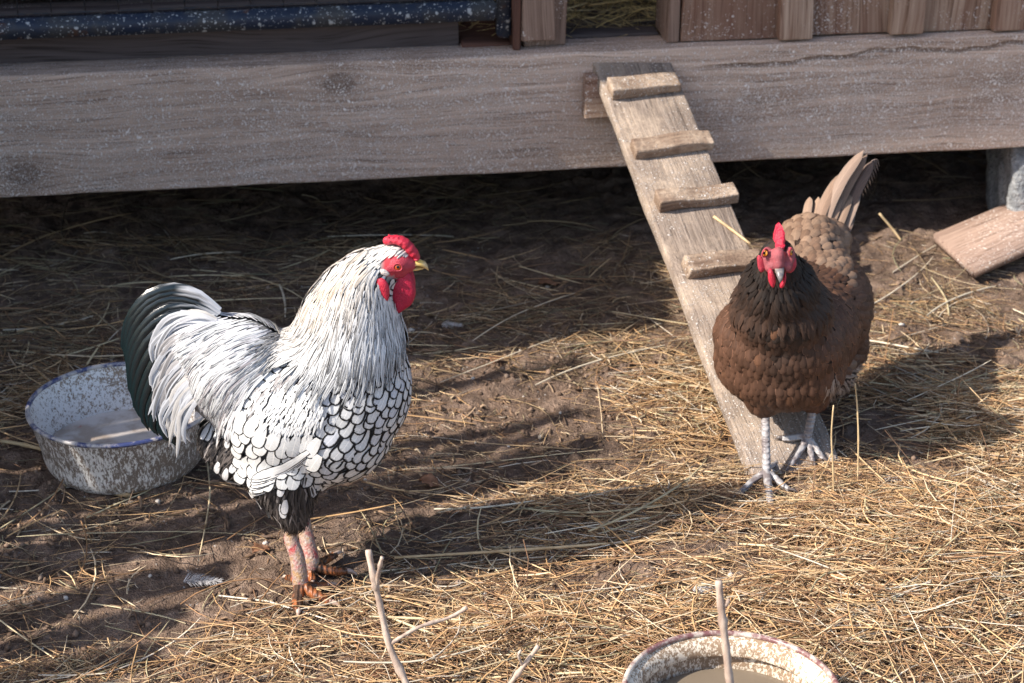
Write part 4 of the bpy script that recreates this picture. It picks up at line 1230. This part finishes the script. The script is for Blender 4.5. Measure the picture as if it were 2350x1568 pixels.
# tail: dark sickles and coverts arching over and down
TAIL = [  # path on the photo, width px, sideways offset mm, white share
    ([(505, 712), (455, 672), (405, 655), (350, 668), (308, 715), (290, 775), (292, 815)], 17, 1, .30),
    ([(500, 722), (450, 690), (400, 676), (352, 692), (316, 740), (300, 800), (300, 850)], 17, 4, .16),
    ([(495, 740), (440, 712), (390, 712), (345, 742), (316, 800), (306, 860), (310, 905)], 17, 8, .22),
    ([(490, 760), (440, 742), (395, 752), (355, 790), (328, 845), (318, 900), (325, 940)], 17, 12, .28),
    ([(490, 790), (440, 778), (400, 795), (366, 838), (344, 890), (338, 935), (349, 968)], 17, 17, .30),
    ([(490, 820), (445, 812), (412, 832), (385, 880), (368, 925), (362, 955), (372, 975)], 16, 22, .35),
    ([(480, 850), (445, 850), (418, 875), (398, 915), (388, 950), (392, 975), (405, 985)], 16, 27, .38),
    ([(490, 870), (455, 880), (432, 905), (415, 945), (410, 975), (418, 992)], 15, 31, .45),
    ([(500, 735), (450, 712), (405, 712), (370, 735), (345, 775), (335, 815)], 16, 6, .62),
    ([(495, 775), (445, 765), (402, 785), (372, 822), (356, 862), (350, 890)], 15, 15, .66),
    ([(495, 805), (450, 802), (412, 826), (386, 865), (370, 905), (368, 930)], 15, 21, .72),
]
V_T = np.linspace(0, 1, 13); W_T = np.interp(V_T, [0, .15, .5, .8, .93, 1], [.5, .8, 1, .92, .62, .08])
tp = Plumage(BV)
def path_at(pts, n):
    p, _ = smooth_path(pts, [1] * len(pts), 8)
    cum = [0]
    for i in range(1, len(p)): cum.append(cum[-1] + (p[i] - p[i - 1]).length)
    out = []
    for k in range(n):
        d = cum[-1] * k / (n - 1); i = max(j for j in range(len(cum)) if cum[j] <= d + 1e-12); i = min(i, len(p) - 2)
        out.append(p[i].lerp(p[i + 1], (d - cum[i]) / max(1e-9, cum[i + 1] - cum[i])))
    return out, cum[-1]
def tail_feather(pts, w, dy, white, s_, parent, mat, cbd, cbw, name):
    P, L = path_at([SP(*q) for q in pts], 13)
    T = [(P[min(i + 1, 12)] - P[max(i - 1, 0)]).normalized() for i in range(13)]
    pts3, ns = [], []
    for i in range(13):
        q = P[i].copy(); q.y = RY + s_ * (dy * .001 + .010 * math.sin(V_T[i] * 2.4))
        pts3.append(q); ns.append(Vector((T[i].z * -.25, s_ * 1.0, .35)).normalized())
    items = [(np.array([tuple(p) for p in pts3]), np.array([tuple(q) for q in ns]), L, w * MS, W_T, V_T, cbd, cbd, 0, 0, .40 if white < 1.3 else .15, 0.0, random.random())]
    pp, a, c, bn = tp.arrays(items)
    vv = a['fv'][0]; uu = a['fu'][0]
    if white > 1.3: cbw = jit(random.choice([(.66, .66, .68), (.60, .60, .62), (.50, .47, .46), (.64, .60, .56)]), .08)
    m = np.clip((white - vv + .10 * np.sin(uu * 9 + vv * 31) ) * 9, 0, 1)[..., None]
    edgew = (np.clip((np.abs(uu) - .8) * 8, 0, 1) * (uu * s_ < 0) * .5)[..., None]
    cb = np.array(cbd) * (1 - m) + np.array(cbw) * m
    cb = cb * (1 - edgew) + np.array((.45, .45, .46)) * edgew
    a2 = {k: v[0] for k, v in a.items()}; a2['lw'] = a2['lw'] * 0; a2['ss'] = a2['ss'] * 0 + (random.uniform(.1, .9) if white > 1.3 else 0)
    org = pp[0, 0, 2]
    me = np_mesh(name, pp[0] - org, Plumage.quads(1, 13), a2, {'cb': cb, 'ce': cb}, {'bn': bn[0]})
    link(name, me, mat, parent, Matrix.Translation(Vector(org.tolist())))
extra = []
for q in range(7):
    (pa, wa, da, ha), (pb, wb_, db, hb) = TAIL[q], TAIL[q + 1]
    if len(pa) == len(pb): extra.append(([((a[0] + b[0]) / 2 + random.uniform(-3, 3), (a[1] + b[1]) / 2 + random.uniform(-3, 3)) for a, b in zip(pa, pb)], 11, (da + db) / 2, (ha + hb) / 2))
TAIL = [(p_, 12.5 + random.uniform(-1.5, 1.5), d_, h_) for p_, w_, d_, h_ in TAIL] + extra
KA = [(500, 722), (450, 700), (400, 705), (362, 738), (347, 785)]; KM = [(500, 795), (440, 795), (396, 830), (368, 885), (362, 930)]; KB = [(505, 862), (465, 880), (435, 922), (420, 968), (425, 1003)]
for k in range(80):
    t_ = (k + random.random()) / 80; L_ = random.uniform(.72, 1.02)
    pa = [(a[0] * (1 - 2 * t_) + m[0] * 2 * t_, a[1] * (1 - 2 * t_) + m[1] * 2 * t_) if t_ < .5 else (m[0] * (2 - 2 * t_) + b[0] * (2 * t_ - 1), m[1] * (2 - 2 * t_) + b[1] * (2 * t_ - 1)) for a, m, b in zip(KA, KM, KB)]
    pa = [(pa[0][0] + (x - pa[0][0]) * L_ + random.uniform(-4, 4) * q, pa[0][1] + (y - pa[0][1]) * L_ + random.uniform(-4, 4) * q) for q, (x, y) in enumerate(pa)]
    TAIL.append((pa, random.uniform(4.5, 7.0), 12 + 22 * t_ + random.uniform(-2.5, 2.5), 1.4))
for (pts, w, dy, wh) in TAIL:
    for s_ in (-1, 1):
        if dy <= 1 and s_ > 0: continue
        tail_feather(pts, w, dy, wh, s_, rooster, GLOSSY if wh < 1.3 else FEATHER, jit((.006, .010, .012), .25), jit((.62, .62, .64), .06), 'tail_feather' if wh < 1.3 else 'tail_covert')
# dark fan behind the sickles
fan = [SP(*q) for q in [(500, 740), (450, 700), (400, 690), (350, 720), (322, 780), (316, 850), (330, 915), (352, 945), (378, 935), (420, 900), (480, 850)]]
tm = lens_mesh('tail_fan', fan, .008, (0, 1, 0), 5)
M = NT('tail_fan_dark', .4, .4); link('tail_fan', tm, M.done((.012, .018, .020)), rooster)

# skin under the feathers
bp = np.array([v.co[:] for v in body_me.vertices])
cols = []
for p in bp:
    x, y = rpx(p)
    if x > 855 and y < 665 and ((x - 916) / 42) ** 2 + ((y - 610) / 27) ** 2 < 1.0: cols.append((.52, .06, .075))
    elif y > 1085 or (x < 560 and y > 985): cols.append((.045, .04, .04))
    elif y > 880: cols.append((.16, .16, .165))
    else: cols.append((.30, .295, .29))
at = body_me.attributes.new('cb', 'FLOAT_COLOR', 'POINT')
at.data.foreach_set('color', np.concatenate([np.array(cols), np.ones((len(cols), 1))], 1).astype(np.float32).ravel())
M = NT('under_plumage', .8, .1)
UNDER = M.done(M.attr('cb', 'Color'))
link('body', body_me, UNDER, rooster)

# head
def z3(x, y): return ((1050 + x * .2232) / 1.37745, (700 + y * .2232) / 1.37745)
def SZ(x, y, dy=0.0): return SP(*z3(x, y), dy)
face = union('face', [RE(*z3(905, 570), 40, 34, 41), RE(*z3(1030, 590), 28, 24, 31), RE(*z3(800, 600), 30, 30, 42), RE(*z3(940, 690), 30, 20, 33), RE(*z3(700, 600), 16, 22, 42)], .0022, 5)
link('face', face, PINK, rooster)
crest = []
for (x, y, rx, ry, b) in [(770, 262, 9, 8, 8), (830, 248, 12, 9, 13), (900, 245, 13, 10, 17), (970, 262, 13, 11, 19), (1040, 305, 12, 12, 19), (1100, 365, 12, 12, 18), (1150, 430, 12, 11, 16), (1190, 490, 9, 9, 12)]:
    crest.append(RE(*z3(x, y + 14), rx, ry + 2, b, 0, 14))
rr = random.Random(5)
for k in range(60):
    t = rr.random(); x = 790 + 390 * t; y = 235 + 235 * max(0, (t - .35) / .65) ** 1.4 + rr.uniform(-35, 25)
    crest.append(RE(*z3(x, y), 3.2, 3.2, 3.2, rr.uniform(-.008, .008), 8))
link('comb', union('comb', crest, .0014, 3), RED, rooster)
def lobe(name, pts, dy, th, mat, parent, fn=SZ, axis=(0, 1, .12), seed=1):
    P, L = path_at([fn(*q) for q in pts] + [fn(*pts[0])], 40)
    P = P[:-1]
    for q in P: q.y += dy
    return link(name, lens_mesh(name, P, th, axis, 8, None, .00025, seed), mat, parent)
WAT = [(1090, 660), (1140, 740), (1185, 880), (1185, 1000), (1130, 1130), (1010, 1215), (935, 1262), (880, 1180), (840, 1040), (835, 900), (870, 780), (980, 700)]
lobe('wattle', WAT, -.010, .0050, RED_DARK, rooster)
lobe('wattle', [(x - 15, y - 20) for x, y in WAT], .010, .0050, RED_DARK, rooster, seed=2)
EAR = [(650, 690), (720, 672), (790, 720), (830, 820), (826, 930), (800, 1000), (740, 955), (680, 860), (645, 770)]
lobe('ear_wattle', EAR, -.0275, .0042, RED, rooster); lobe('ear_wattle', EAR, .0275, .0042, RED, rooster)
EL = [(690, 580), (740, 570), (800, 600), (830, 640), (790, 665), (730, 650), (695, 620)]
for s_ in (-1, 1): lobe('ear_lobe', EL, .0225 * s_, .0028, LOBE, rooster)
for s_ in (-1, 1):
    make_eye('eye_iris', SZ(945, 548, .0205 * s_), (.08, s_, .22), .0044, (.42, .07, .012), rooster, .42)
    ringv, ringf = tube_data([SZ(945, 548, .0212 * s_) + Vector((.0050 * math.cos(a), s_ * .0006, .0046 * math.sin(a))) for a in [2 * math.pi * k / 20 for k in range(21)]], [.0010] * 21, 6)
    link('eyelid', py_mesh('eyelid', ringv, ringf), PINK, rooster)
def beak_piece(name, rows, mat, parent):
    """rows: (centre, half width, up half, down half, side axis, up axis)"""
    vs, fs = [], []; n = 12
    for c_, w, up_, dn, sa, ua in rows:
        for k in range(n):
            a = 2 * math.pi * k / n; q = math.sin(a)
            vs.append(c_ + sa * (w * math.cos(a)) + ua * ((up_ if q > 0 else dn) * q))
    for i in range(len(rows) - 1):
        for k in range(n): fs.append((i * n + k, i * n + (k + 1) % n, (i + 1) * n + (k + 1) % n, (i + 1) * n + k))
    fs.append(tuple(range(n))[::-1]); fs.append(tuple((len(rows) - 1) * n + k for k in range(n)))
    return link(name, py_mesh(name, vs, fs), mat, parent)
YA = Vector((0, 1, 0))
def upn(a, b):
    t = (SZ(*b) - SZ(*a)).normalized(); return Vector((-t.z, 0, t.x))
rows = []
for (x, y), w, u_, d_ in [((1120, 605), .0085, .0050, .0016), ((1200, 590), .0078, .0062, .0024), ((1260, 598), .0062, .0052, .0034), ((1310, 620), .0045, .0040, .0034), ((1345, 652), .0026, .0024, .0024), ((1364, 692), .0006, .0006, .0006)]:
    rows.append((SZ(x, y), w, u_, d_, YA, Vector((-.25, 0, .97)) if x < 1300 else Vector((.3, 0, .95))))
beak_piece('upper_beak', rows, BEAK_Y, rooster)
rows = []
for (x, y), w, u_, d_ in [((1110, 660), .0075, .0020, .0030), ((1190, 658), .0064, .0018, .0030), ((1250, 656), .0046, .0014, .0024), ((1300, 662), .0014, .0008, .0010)]:
    rows.append((SZ(x, y), w, u_, d_, YA, Vector((0, 0, 1))))
beak_piece('lower_beak', rows, BEAK_Y, rooster)
link('nostril', py_mesh('nostril', *ellipsoid(SZ(1195, 520, -.006), .0028, .0012, .0012, None, 10, 6)), RED_DARK, rooster)

# legs and feet
def leg(parent, shank, r_sh, toes, mat_s, mat_t, clawmat, zoff=0.0):
    p, r = smooth_path(shank, r_sh, 4)
    sh = union('shank', [tube_data(p, r, 12)], .0018, 2)
    link('shank', sh, mat_s, parent)
    for pts, rad in toes:
        c0 = Vector(pts[-2]); c1 = Vector(pts[-1])
        p, r = smooth_path(pts[:-1], rad[:-1], 5)
        r = [q * (1 + .09 * math.cos(i * 2.4)) for i, q in enumerate(r)]
        v, f = tube_data(p, r, 10, True, .9)
        link('toe', py_mesh('toe', v, f), mat_t, parent)
        d = (c1 - c0)
        cp, cr = smooth_path([c0 - d * .25, c0 + d * .45 + Vector((0, 0, .0022)), c1], [rad[-2] * .8, rad[-2] * .55, .0006], 4)
        v, f = tube_data(cp, cr, 8)
        link('claw', py_mesh('claw', v, f), clawmat, parent)
def G(px, py, z):
    p = onZ(px, py, z)
    for _ in range(3): p = onZ(px, py, z + float(glow_h(p.x, p.y)) + .003)
    return p
near_y = SP(680, 1200, -.036).y
A0 = onY(672, 1205, RY - .034); A1 = G(690, 1340, .020)
leg(rooster, [A0, onY(666, 1232, A0.y - .002), A0.lerp(A1, .55), A1.lerp(A0, .1), A1 + Vector((0, 0, -.006))], [.0092, .0090, .0096, .0102, .0098],
    [([A1, G(684, 1368, .013), G(682, 1390, .009), G(685, 1403, .007), G(684, 1418, .002)], [.0085, .0072, .0066, .0052, .001]),
     ([A1, G(715, 1360, .013), G(742, 1374, .010), G(762, 1383, .008), G(786, 1396, .002)], [.0085, .0074, .0064, .0052, .001]),
     ([A1, G(712, 1345, .012), G(735, 1345, .009), G(756, 1343, .008), G(780, 1345, .002)], [.0080, .0062, .0056, .0048, .001]),
     ([A1 + Vector((0, 0, .006)), G(676, 1330, .012), G(664, 1326, .008), G(658, 1326, .005), G(648, 1326, .002)], [.006, .005, .0042, .0034, .001])], SHANK, TOE, CLAW)
Bq0 = onY(695, 1190, RY + .022); Bq1 = G(716, 1297, .020)
leg(rooster, [Bq0, Bq0.lerp(Bq1, .3), Bq0.lerp(Bq1, .6), Bq1.lerp(Bq0, .1), Bq1 + Vector((0, 0, -.006))], [.0095, .0095, .0102, .0108, .0098],
    [([Bq1, G(748, 1308, .012), G(778, 1311, .009), G(796, 1311, .008), G(820, 1320, .002)], [.0082, .0070, .0062, .0052, .001]),
     ([Bq1, G(738, 1290, .012), G(757, 1280, .009), G(770, 1273, .008), G(788, 1268, .002)], [.0078, .0060, .0054, .0046, .001]),
     ([Bq1, G(712, 1315, .012), G(716, 1328, .009), G(717, 1334, .007), G(719, 1344, .002)], [.0080, .0062, .0054, .0046, .001])], SHANK, TOE, CLAW)

# ================================================================== hen
HF = Vector((-.45, -.893, 0)).normalized(); HS = Vector((-HF.y, HF.x, 0))
HC_ = onY(1850, 720, 2.56)
hrot = Matrix((HF, HS, Vector((0, 0, 1)))).transposed()
hen = empty('hen', (onZ(1762, 1085, 0).x + .03, 2.47, 0))
tag(hen, 'brown hen with black neck stepping off the ramp towards the viewer', 'hen')
def HE(px, py, Y, a, b, c): return ellipsoid(onY(px, py, Y), a, b, c, hrot, 24, 14)
hp = [HE(1783, 590, 2.372, .026, .0235, .026), HE(1784, 622, 2.388, .034, .032, .034), HE(1787, 664, 2.405, .050, .050, .046), HE(1793, 716, 2.428, .066, .068, .056), HE(1788, 780, 2.45, .072, .091, .066),
      HE(1788, 835, 2.458, .070, .092, .062), HE(1820, 760, 2.50, .10, .090, .082), HE(1850, 715, 2.56, .125, .088, .084), HE(1848, 618, 2.63, .070, .060, .062), HE(1856, 560, 2.67, .050, .046, .042), HE(1900, 560, 2.70, .040, .032, .036),
      HE(1930, 800, 2.58, .050, .036, .050), HE(1885, 850, 2.55, .055, .05, .042), HE(1752, 912, 2.445, .024, .024, .030), HE(1868, 900, 2.49, .026, .026, .030), HE(1755, 935, 2.44, .014, .014, .016), HE(1867, 925, 2.475, .014, .014, .016)]
hbody = union('body', hp, .006, 10, .6)
HBV = BVHTree.FromPolygons([v.co[:] for v in hbody.vertices], [p.vertices[:] for p in hbody.polygons])
HEADC = onY(1783, 590, 2.372)
def hflow(p, n):
    q = (Vector(p) - HC_).dot(HF)
    w = min(1, max(0, (q + .01) / .09)); w = w * w * (3 - 2 * w)
    side = (Vector(p) - HC_).dot(HS)
    d = Vector((0, 0, -1)) * (w + .35 * (1 - w)) - HF * (.95 * (1 - w) + .12 * w)
    if p[2] > HEADC.z - .09 and q > .06:
        o = Vector((p[0] - HEADC.x, p[1] - HEADC.y, 0))
        if o.length > 1e-4: d = d + o.normalized() * .6
    t = d - Vector(n) * d.dot(n)
    if t.length < .05: t = -HF - Vector(n) * (-HF).dot(n)
    return t.normalized()
hl = Plumage(HBV); hs = Spacer()
for p in surface_samples(hbody, 60000, 9):
    x, y = proj(p); P = Vector(p); q = (P - HC_).dot(HF)
    dh = (P - HEADC).length
    facing = (P.y < HEADC.y - .004) and dh < .034
    fx, fy = (x - 1784) / 38, (y - 600) / 42
    if facing and fx * fx + fy * fy < 1: continue
    hx = (P - HEADC)
    if dh < .040:
        if not hs.ok(p, .0040): continue
        hl.add('crown', P, hflow, random.uniform(.009, .014), .0017, .0014, .0006, (V_LONG, W_LONG), jit((.022, .018, .017), .4), jit((.05, .04, .035), .3), lw=.3, cup=.3, sway=random.uniform(-.25, .25))
    elif q > .035 and hx.z > -.085 and dh < .10:
        if not hs.ok(p, .0055): continue
        g = min(1, max(0, (dh - .035) / .08)); k = g * random.uniform(.5, 1.1)
        cb = tuple(a * (1 - k) + b * k for a, b in zip((.016, .013, .012), (.075, .042, .029)))
        hl.add('cape', P, hflow, .018 + .020 * g, .0030 + .0016 * g, .0024, .0025 + random.uniform(0, .0015), (V_LONG, W_LONG), jit(cb, .3), jit(tuple(c * 1.5 for c in cb), .3), lw=.55, ss=.25 * random.random(), cup=.35, sway=random.uniform(-.18, .18))
    elif (P.z < .115 and q < .05) or (x > 1900 and y > 855):
        if not hs.ok(p, .0052): continue
        cb = (.33, .25, .20) if random.random() < .5 else (.20, .14, .11)
        hl.add('fluff', P, hflow, random.uniform(.018, .030), .0016, .004 * random.random() + .001, .0005, (V_FLUF, W_FLUF), jit(cb, .25), jit(cb, .25), cup=.2, sway=random.uniform(-.35, .35))
    elif q > .02:
        low = min(1, max(0, (.26 - P.z) / .15))
        d = .0078 + .0014 * low; d = round(d / .0004) * .0004
        if not hs.ok(p, d): continue
        cen = min(1, math.exp(-((x - 1800) / 75) ** 2) * (1 - low * .75) + math.exp(-max(0, dh - .095) / .022) * .9) * random.uniform(.6, 1.1); cen = min(1, cen)
        cb = tuple(a * (1 - cen) + b * cen for a, b in zip((.098, .050, .032), (.030, .022, .019)))
        if random.random() < .03: cb = (.15, .075, .045)
        hl.add('breast', P, hflow, d * 2.15, d * .76, .0028, .0015 + random.uniform(0, .0009), (V_ROUND, W_ROUND), jit(cb, .25), jit(tuple(c * 2.6 for c in cb), .25), lw=.75, cup=.40, dome=.0020, sway=random.uniform(-.2, .2))
    elif x > 1945 or (q < -.0 and P.z < .20):
        if not hs.ok(p, .0100): continue
        cb = (.085, .045, .030)
        hl.add('flank', P, hflow, .030, .0075, .0025, .002 + random.uniform(0, .001), (V_ROUND, W_ROUND), jit(cb, .3), jit((.17, .11, .08), .2), lw=.8, cup=.3, sway=random.uniform(-.2, .2))
    else:
        d = .0105 + (.003 if q < -.08 else 0)
        if not hs.ok(p, d): continue
        t = random.random(); cb = tuple(a * (1 - t) + b * t for a, b in zip((.27, .18, .125), (.165, .10, .068)))
        hl.add('back', P, hflow, d * 2.2, d * .78, .0045, .002 + random.uniform(0, .0012), (V_ROUND, W_ROUND), jit(cb, .15), jit((.085, .05, .037), .2), lw=1.0, cup=.42, dome=.0034, sway=random.uniform(-.15, .15))
hl.build('fluff', 'belly_fluff', hen, FEATHER_H, label='pale brown belly down')
hl.build('breast', 'breast_plumage', hen, FEATHER_H, 220, 'breast_feather', label='small scale-like brown breast feathers', rank=lambda p: -p[1])
hl.build('flank', 'flank_plumage', hen, FEATHER_H, 60, 'flank_feather', rank=lambda p: -p[1])
hl.build('back', 'back_plumage', hen, FEATHER_H, 140, 'back_feather', label='tan back feathers with dark edges', rank=lambda p: p[2])
hl.build('cape', 'neck_plumage', hen, FEATHER_H, label='black-brown neck cape')
hl.build('crown', 'crown_plumage', hen, FEATHER_H)
HU = NT('hen_under_plumage', .85, .1)
link('body', hbody, HU.done((.045, .03, .024)), hen)
# tail
HT = [([(1872, 545), (1885, 485), (1912, 430), (1945, 392)], 17, 0, (0.238, 0.180, 0.144)), ([(1885, 550), (1900, 480), (1935, 405), (1982, 345)], 18, .004, (0.274, 0.223, 0.194)),
      ([(1900, 555), (1918, 485), (1950, 415), (1990, 355)], 17, .010, (0.216, 0.166, 0.137)), ([(1915, 562), (1938, 495), (1968, 425), (2004, 368)], 20, .016, (0.144, 0.112, 0.101)),
      ([(1925, 565), (1945, 505), (1962, 460), (1972, 420)], 14, .006, (0.288, 0.238, 0.209)), ([(1895, 560), (1908, 505), (1925, 455), (1940, 420)], 15, -.003, (0.259, 0.202, 0.166)),
      ([(1910, 565), (1925, 515), (1942, 470), (1955, 438)], 14, -.006, (0.238, 0.187, 0.151)), ([(1880, 560), (1888, 515), (1900, 475), (1914, 445)], 14, -.008, (0.245, 0.180, 0.140)),
      ([(1930, 570), (1945, 525), (1955, 490), (1960, 465)], 12, -.004, (0.202, 0.158, 0.137)), ([(1860, 545), (1866, 500), (1872, 475), (1878, 452)], 13, -.006, (0.302, 0.238, 0.194)),
      ([(1845, 530), (1850, 495), (1854, 470), (1858, 452)], 13, -.008, (0.317, 0.252, 0.209)), ([(1905, 575), (1915, 540), (1925, 505), (1932, 480)], 13, -.010, (0.216, 0.158, 0.130))]
for k in range(22):
    t = random.random(); bx, by = 1862 + 72 * t + random.uniform(-6, 6), 545 + 22 * t
    ln = random.uniform(50, 105) * (1 - .25 * abs(t - .5)); dx = random.uniform(.22, .52)
    HT.append(([(bx, by), (bx + ln * dx * .3, by - ln * .36), (bx + ln * dx * .65, by - ln * .70), (bx + ln * dx, by - ln)], random.uniform(9, 13), -.012 + random.uniform(-.004, .004), random.choice([(.24, .165, .12), (.30, .22, .17), (.20, .13, .095), (.34, .26, .205)])))
hn = Vector((-.35, -.85, .30)).normalized()
for k, (pts, w, dy, cb) in enumerate(HT):
    n_ = len(pts)
    P3 = [onY(px, py, 2.69 + .07 * i / (n_ - 1) + dy) for i, (px, py) in enumerate(pts)]
    P, L = path_at(P3, 13)
    items = [(np.array([tuple(p) for p in P]), np.array([tuple(hn)] * 13), L, w * .00052, W_T, V_T, jit((cb[0] * 1.0, cb[1] * .86, cb[2] * .76), .08), jit(tuple(c * .6 for c in cb)), .7, 0, .30, random.uniform(-.25, .25), random.random())]
    pp, a, c, bn = hl.arrays(items); org = pp[0, 0, 2]
    me = np_mesh('tail_feather', pp[0] - org, Plumage.quads(1, 13), {q: v[0] for q, v in a.items()}, {q: v[0] for q, v in c.items()}, {'bn': bn[0]})
    link('tail_feather', me, FEATHER_H, hen, Matrix.Translation(Vector(org.tolist())))
# frayed barbs on the outermost tail feather
vs, fs = [], []
for k in range(26):
    t = k / 25; b0 = onY(1960 + 40 * t, 440 - 70 * t, 2.775); ln = 26 - 8 * abs(t - .5)
    pts = [b0, onY(1960 + 40 * t + ln * .6, 440 - 70 * t - 4, 2.778), onY(1960 + 40 * t + ln * .85, 440 - 70 * t + 8 + 6 * (k % 3), 2.78)]
    p, r = smooth_path(pts, [.0009, .0007, .0002], 3); v, f = tube_data(p, r, 4); o_ = len(vs)
    vs += v; fs += [tuple(i + o_ for i in q) for q in f]
M = NT('frayed_barb', .6, .2)
o = link('frayed_barbs', py_mesh('frayed_barbs', vs, fs), M.done((.20, .15, .13)), hen); o['kind'] = 'stuff'
# head parts
def zh(x, y): return ((2300 + x * .2232) / 1.37745, (650 + y * .2232) / 1.37745)
def HZ(x, y, Y=2.352): return onY(*zh(x, y), Y)
def hel(x, y, Y, a, b, c): return ellipsoid(HZ(x, y, Y), a, b, c, None, 18, 12)
fc_ = union('face', [hel(560, 740, 2.358, .0085, .012, .0150), hel(880, 740, 2.358, .0075, .012, .0150), hel(715, 720, 2.350, .0095, .012, .0130), hel(720, 820, 2.346, .0078, .010, .0095), hel(600, 860, 2.352, .0075, .010, .0090), hel(845, 860, 2.352, .0065, .010, .0085)], .0020, 5)
link('face', fc_, flesh('hen_face_skin', (.42, .085, .10), (.17, .06, .07), .6), hen)
hc = HEADC
prof = [(-.030, .004), (-.031, .014), (-.024, .019), (-.021, .030), (-.014, .029), (-.010, .040), (-.003, .037), (.003, .050), (.010, .045), (.016, .056), (.021, .046), (.025, .034), (.020, .024), (.002, .019), (-.015, .012)]
cp_ = [Vector((hc.x + .0010 + .0040 * math.sin((y_ + .03) * 60) * (z_ > .02) - (.002 if z_ < .03 else 0), hc.y + y_, hc.z + z_ * .76)) for y_, z_ in prof]
P, L = path_at(cp_ + [cp_[0]], 46)
link('comb', lens_mesh('comb', P[:-1], .0064, (1, -.12, 0), 7, None, .0004), RED, hen)
for pts, Y in (([(415, 740), (440, 700), (500, 745), (535, 850), (520, 925), (470, 950), (430, 880)], 2.352), ([(970, 740), (975, 850), (930, 930), (870, 958), (840, 920), (880, 820), (930, 755)], 2.352)):
    P, L = path_at([HZ(*q, Y) for q in pts] + [HZ(*pts[0], Y)], 32)
    link('ear_wattle', lens_mesh('ear_wattle', P[:-1], .0034, (0, 1, .3), 6, None, .0003), PINK, hen)
for pts, Y in (([(570, 930), (610, 890), (660, 960), (682, 1050), (672, 1120), (650, 1168), (612, 1140), (575, 1050)], 2.338), ([(822, 940), (830, 1040), (795, 1145), (748, 1170), (735, 1130), (765, 1075), (792, 1000)], 2.338)):
    P, L = path_at([HZ(*q, Y) for q in pts] + [HZ(*pts[0], Y)], 32)
    link('wattle', lens_mesh('wattle', P[:-1], .0042, (0, 1, .3), 6, None, .0003), RED, hen)
make_eye('hen_iris_a', HZ(532, 672, 2.3475), (-.62, -.75, .2), .0046, (.62, .22, .02), hen, .42)
make_eye('hen_iris_b', HZ(893, 662, 2.3475), (.80, -.55, .2), .0046, (.62, .22, .02), hen, .42)
for (x, y), sx in (((532, 672), -1), ((893, 662), 1)):
    c0 = HZ(x, y, 2.3465); t1 = Vector((.75, sx * -.62 * -1 * -1, 0)).normalized() if sx < 0 else Vector((.55, .80, 0)).normalized()
    rv, rf = tube_data([c0 + t1 * (.0050 * math.cos(a)) * (1 if sx < 0 else .7) + Vector((0, 0, .0054 * math.sin(a))) for a in [2 * math.pi * k / 18 for k in range(19)]], [.0010] * 19, 6)
    link('eyelid', py_mesh('eyelid', rv, rf), PINK, hen)
XA = Vector((1, 0, 0)); FU = Vector((0, -.9, .42)).normalized()
beak_piece('upper_beak', [(HZ(728, 845, 2.348), .0066, .0050, .004, XA, FU), (HZ(735, 910, 2.340), .0060, .0050, .003, XA, FU), (HZ(742, 985, 2.333), .0046, .0042, .0025, XA, FU), (HZ(746, 1050, 2.329), .0028, .0028, .002, XA, FU), (HZ(745, 1105, 2.328), .0005, .0005, .0005, XA, FU)], BEAK_G, hen)
beak_piece('lower_beak', [(HZ(728, 920, 2.346), .0060, .002, .003, XA, FU), (HZ(732, 985, 2.340), .0042, .002, .0025, XA, FU), (HZ(734, 1045, 2.336), .0010, .001, .001, XA, FU)], horn('pale_beak_horn', (.30, .24, .17), (.46, .36, .22)), hen)
# legs: one on the ground, one still on the ramp
L0 = onY(1756, 930, 2.445); L1 = G(1759, 1083, .017)
leg(hen, [L0, L0.lerp(L1, .3), L0.lerp(L1, .65), L1.lerp(L0, .1), L1 + Vector((0, 0, -.004))], [.0066, .0062, .0060, .0064, .0066],
    [([L1, G(1735, 1098, .010), G(1712, 1118, .007), G(1696, 1132, .005), G(1681, 1143, .001)], [.0058, .0052, .0046, .0036, .001]),
     ([L1, G(1763, 1115, .010), G(1766, 1140, .008), G(1770, 1158, .006), G(1775, 1178, .001)], [.0060, .0056, .0050, .0040, .001]),
     ([L1, G(1780, 1098, .010), G(1797, 1114, .007), G(1812, 1124, .005), G(1831, 1131, .001)], [.0058, .0052, .0044, .0034, .001]),
     ([L1 + Vector((0, 0, .004)), G(1772, 1068, .012), G(1782, 1060, .010), G(1788, 1056, .008), G(1796, 1052, .004)], [.0045, .0040, .0034, .0028, .001])], HENLEG, HENLEG, CLAW_D)
R0 = onY(1868, 925, 2.475); R1 = onR(1853, 1004, .012)
leg(hen, [R0, R0.lerp(R1, .35), R0.lerp(R1, .7), R1], [.0066, .0062, .0062, .0066],
    [([R1, onR(1838, 1030, .007), onR(1822, 1055, .006), onR(1812, 1070, .005), onR(1800, 1087, .001)], [.0058, .0054, .0048, .0038, .001]),
     ([R1, onR(1868, 1022, .007), onR(1880, 1040, .006), onR(1890, 1053, .005), onR(1904, 1068, .001)], [.0056, .0050, .0044, .0034, .001]),
     ([R1 + Vector((0, 0, .003)), onR(1832, 1003, .008), onR(1812, 1006, .007), onR(1795, 1006, .006), onR(1778, 1008, .003)], [.0056, .0058, .0056, .0046, .001]),
     ([R1, onR(1858, 1024, .007), onR(1862, 1045, .006), onR(1866, 1060, .005), onR(1872, 1076, .001)], [.0054, .0048, .0040, .0032, .001])], HENLEG, HENLEG, CLAW_D)
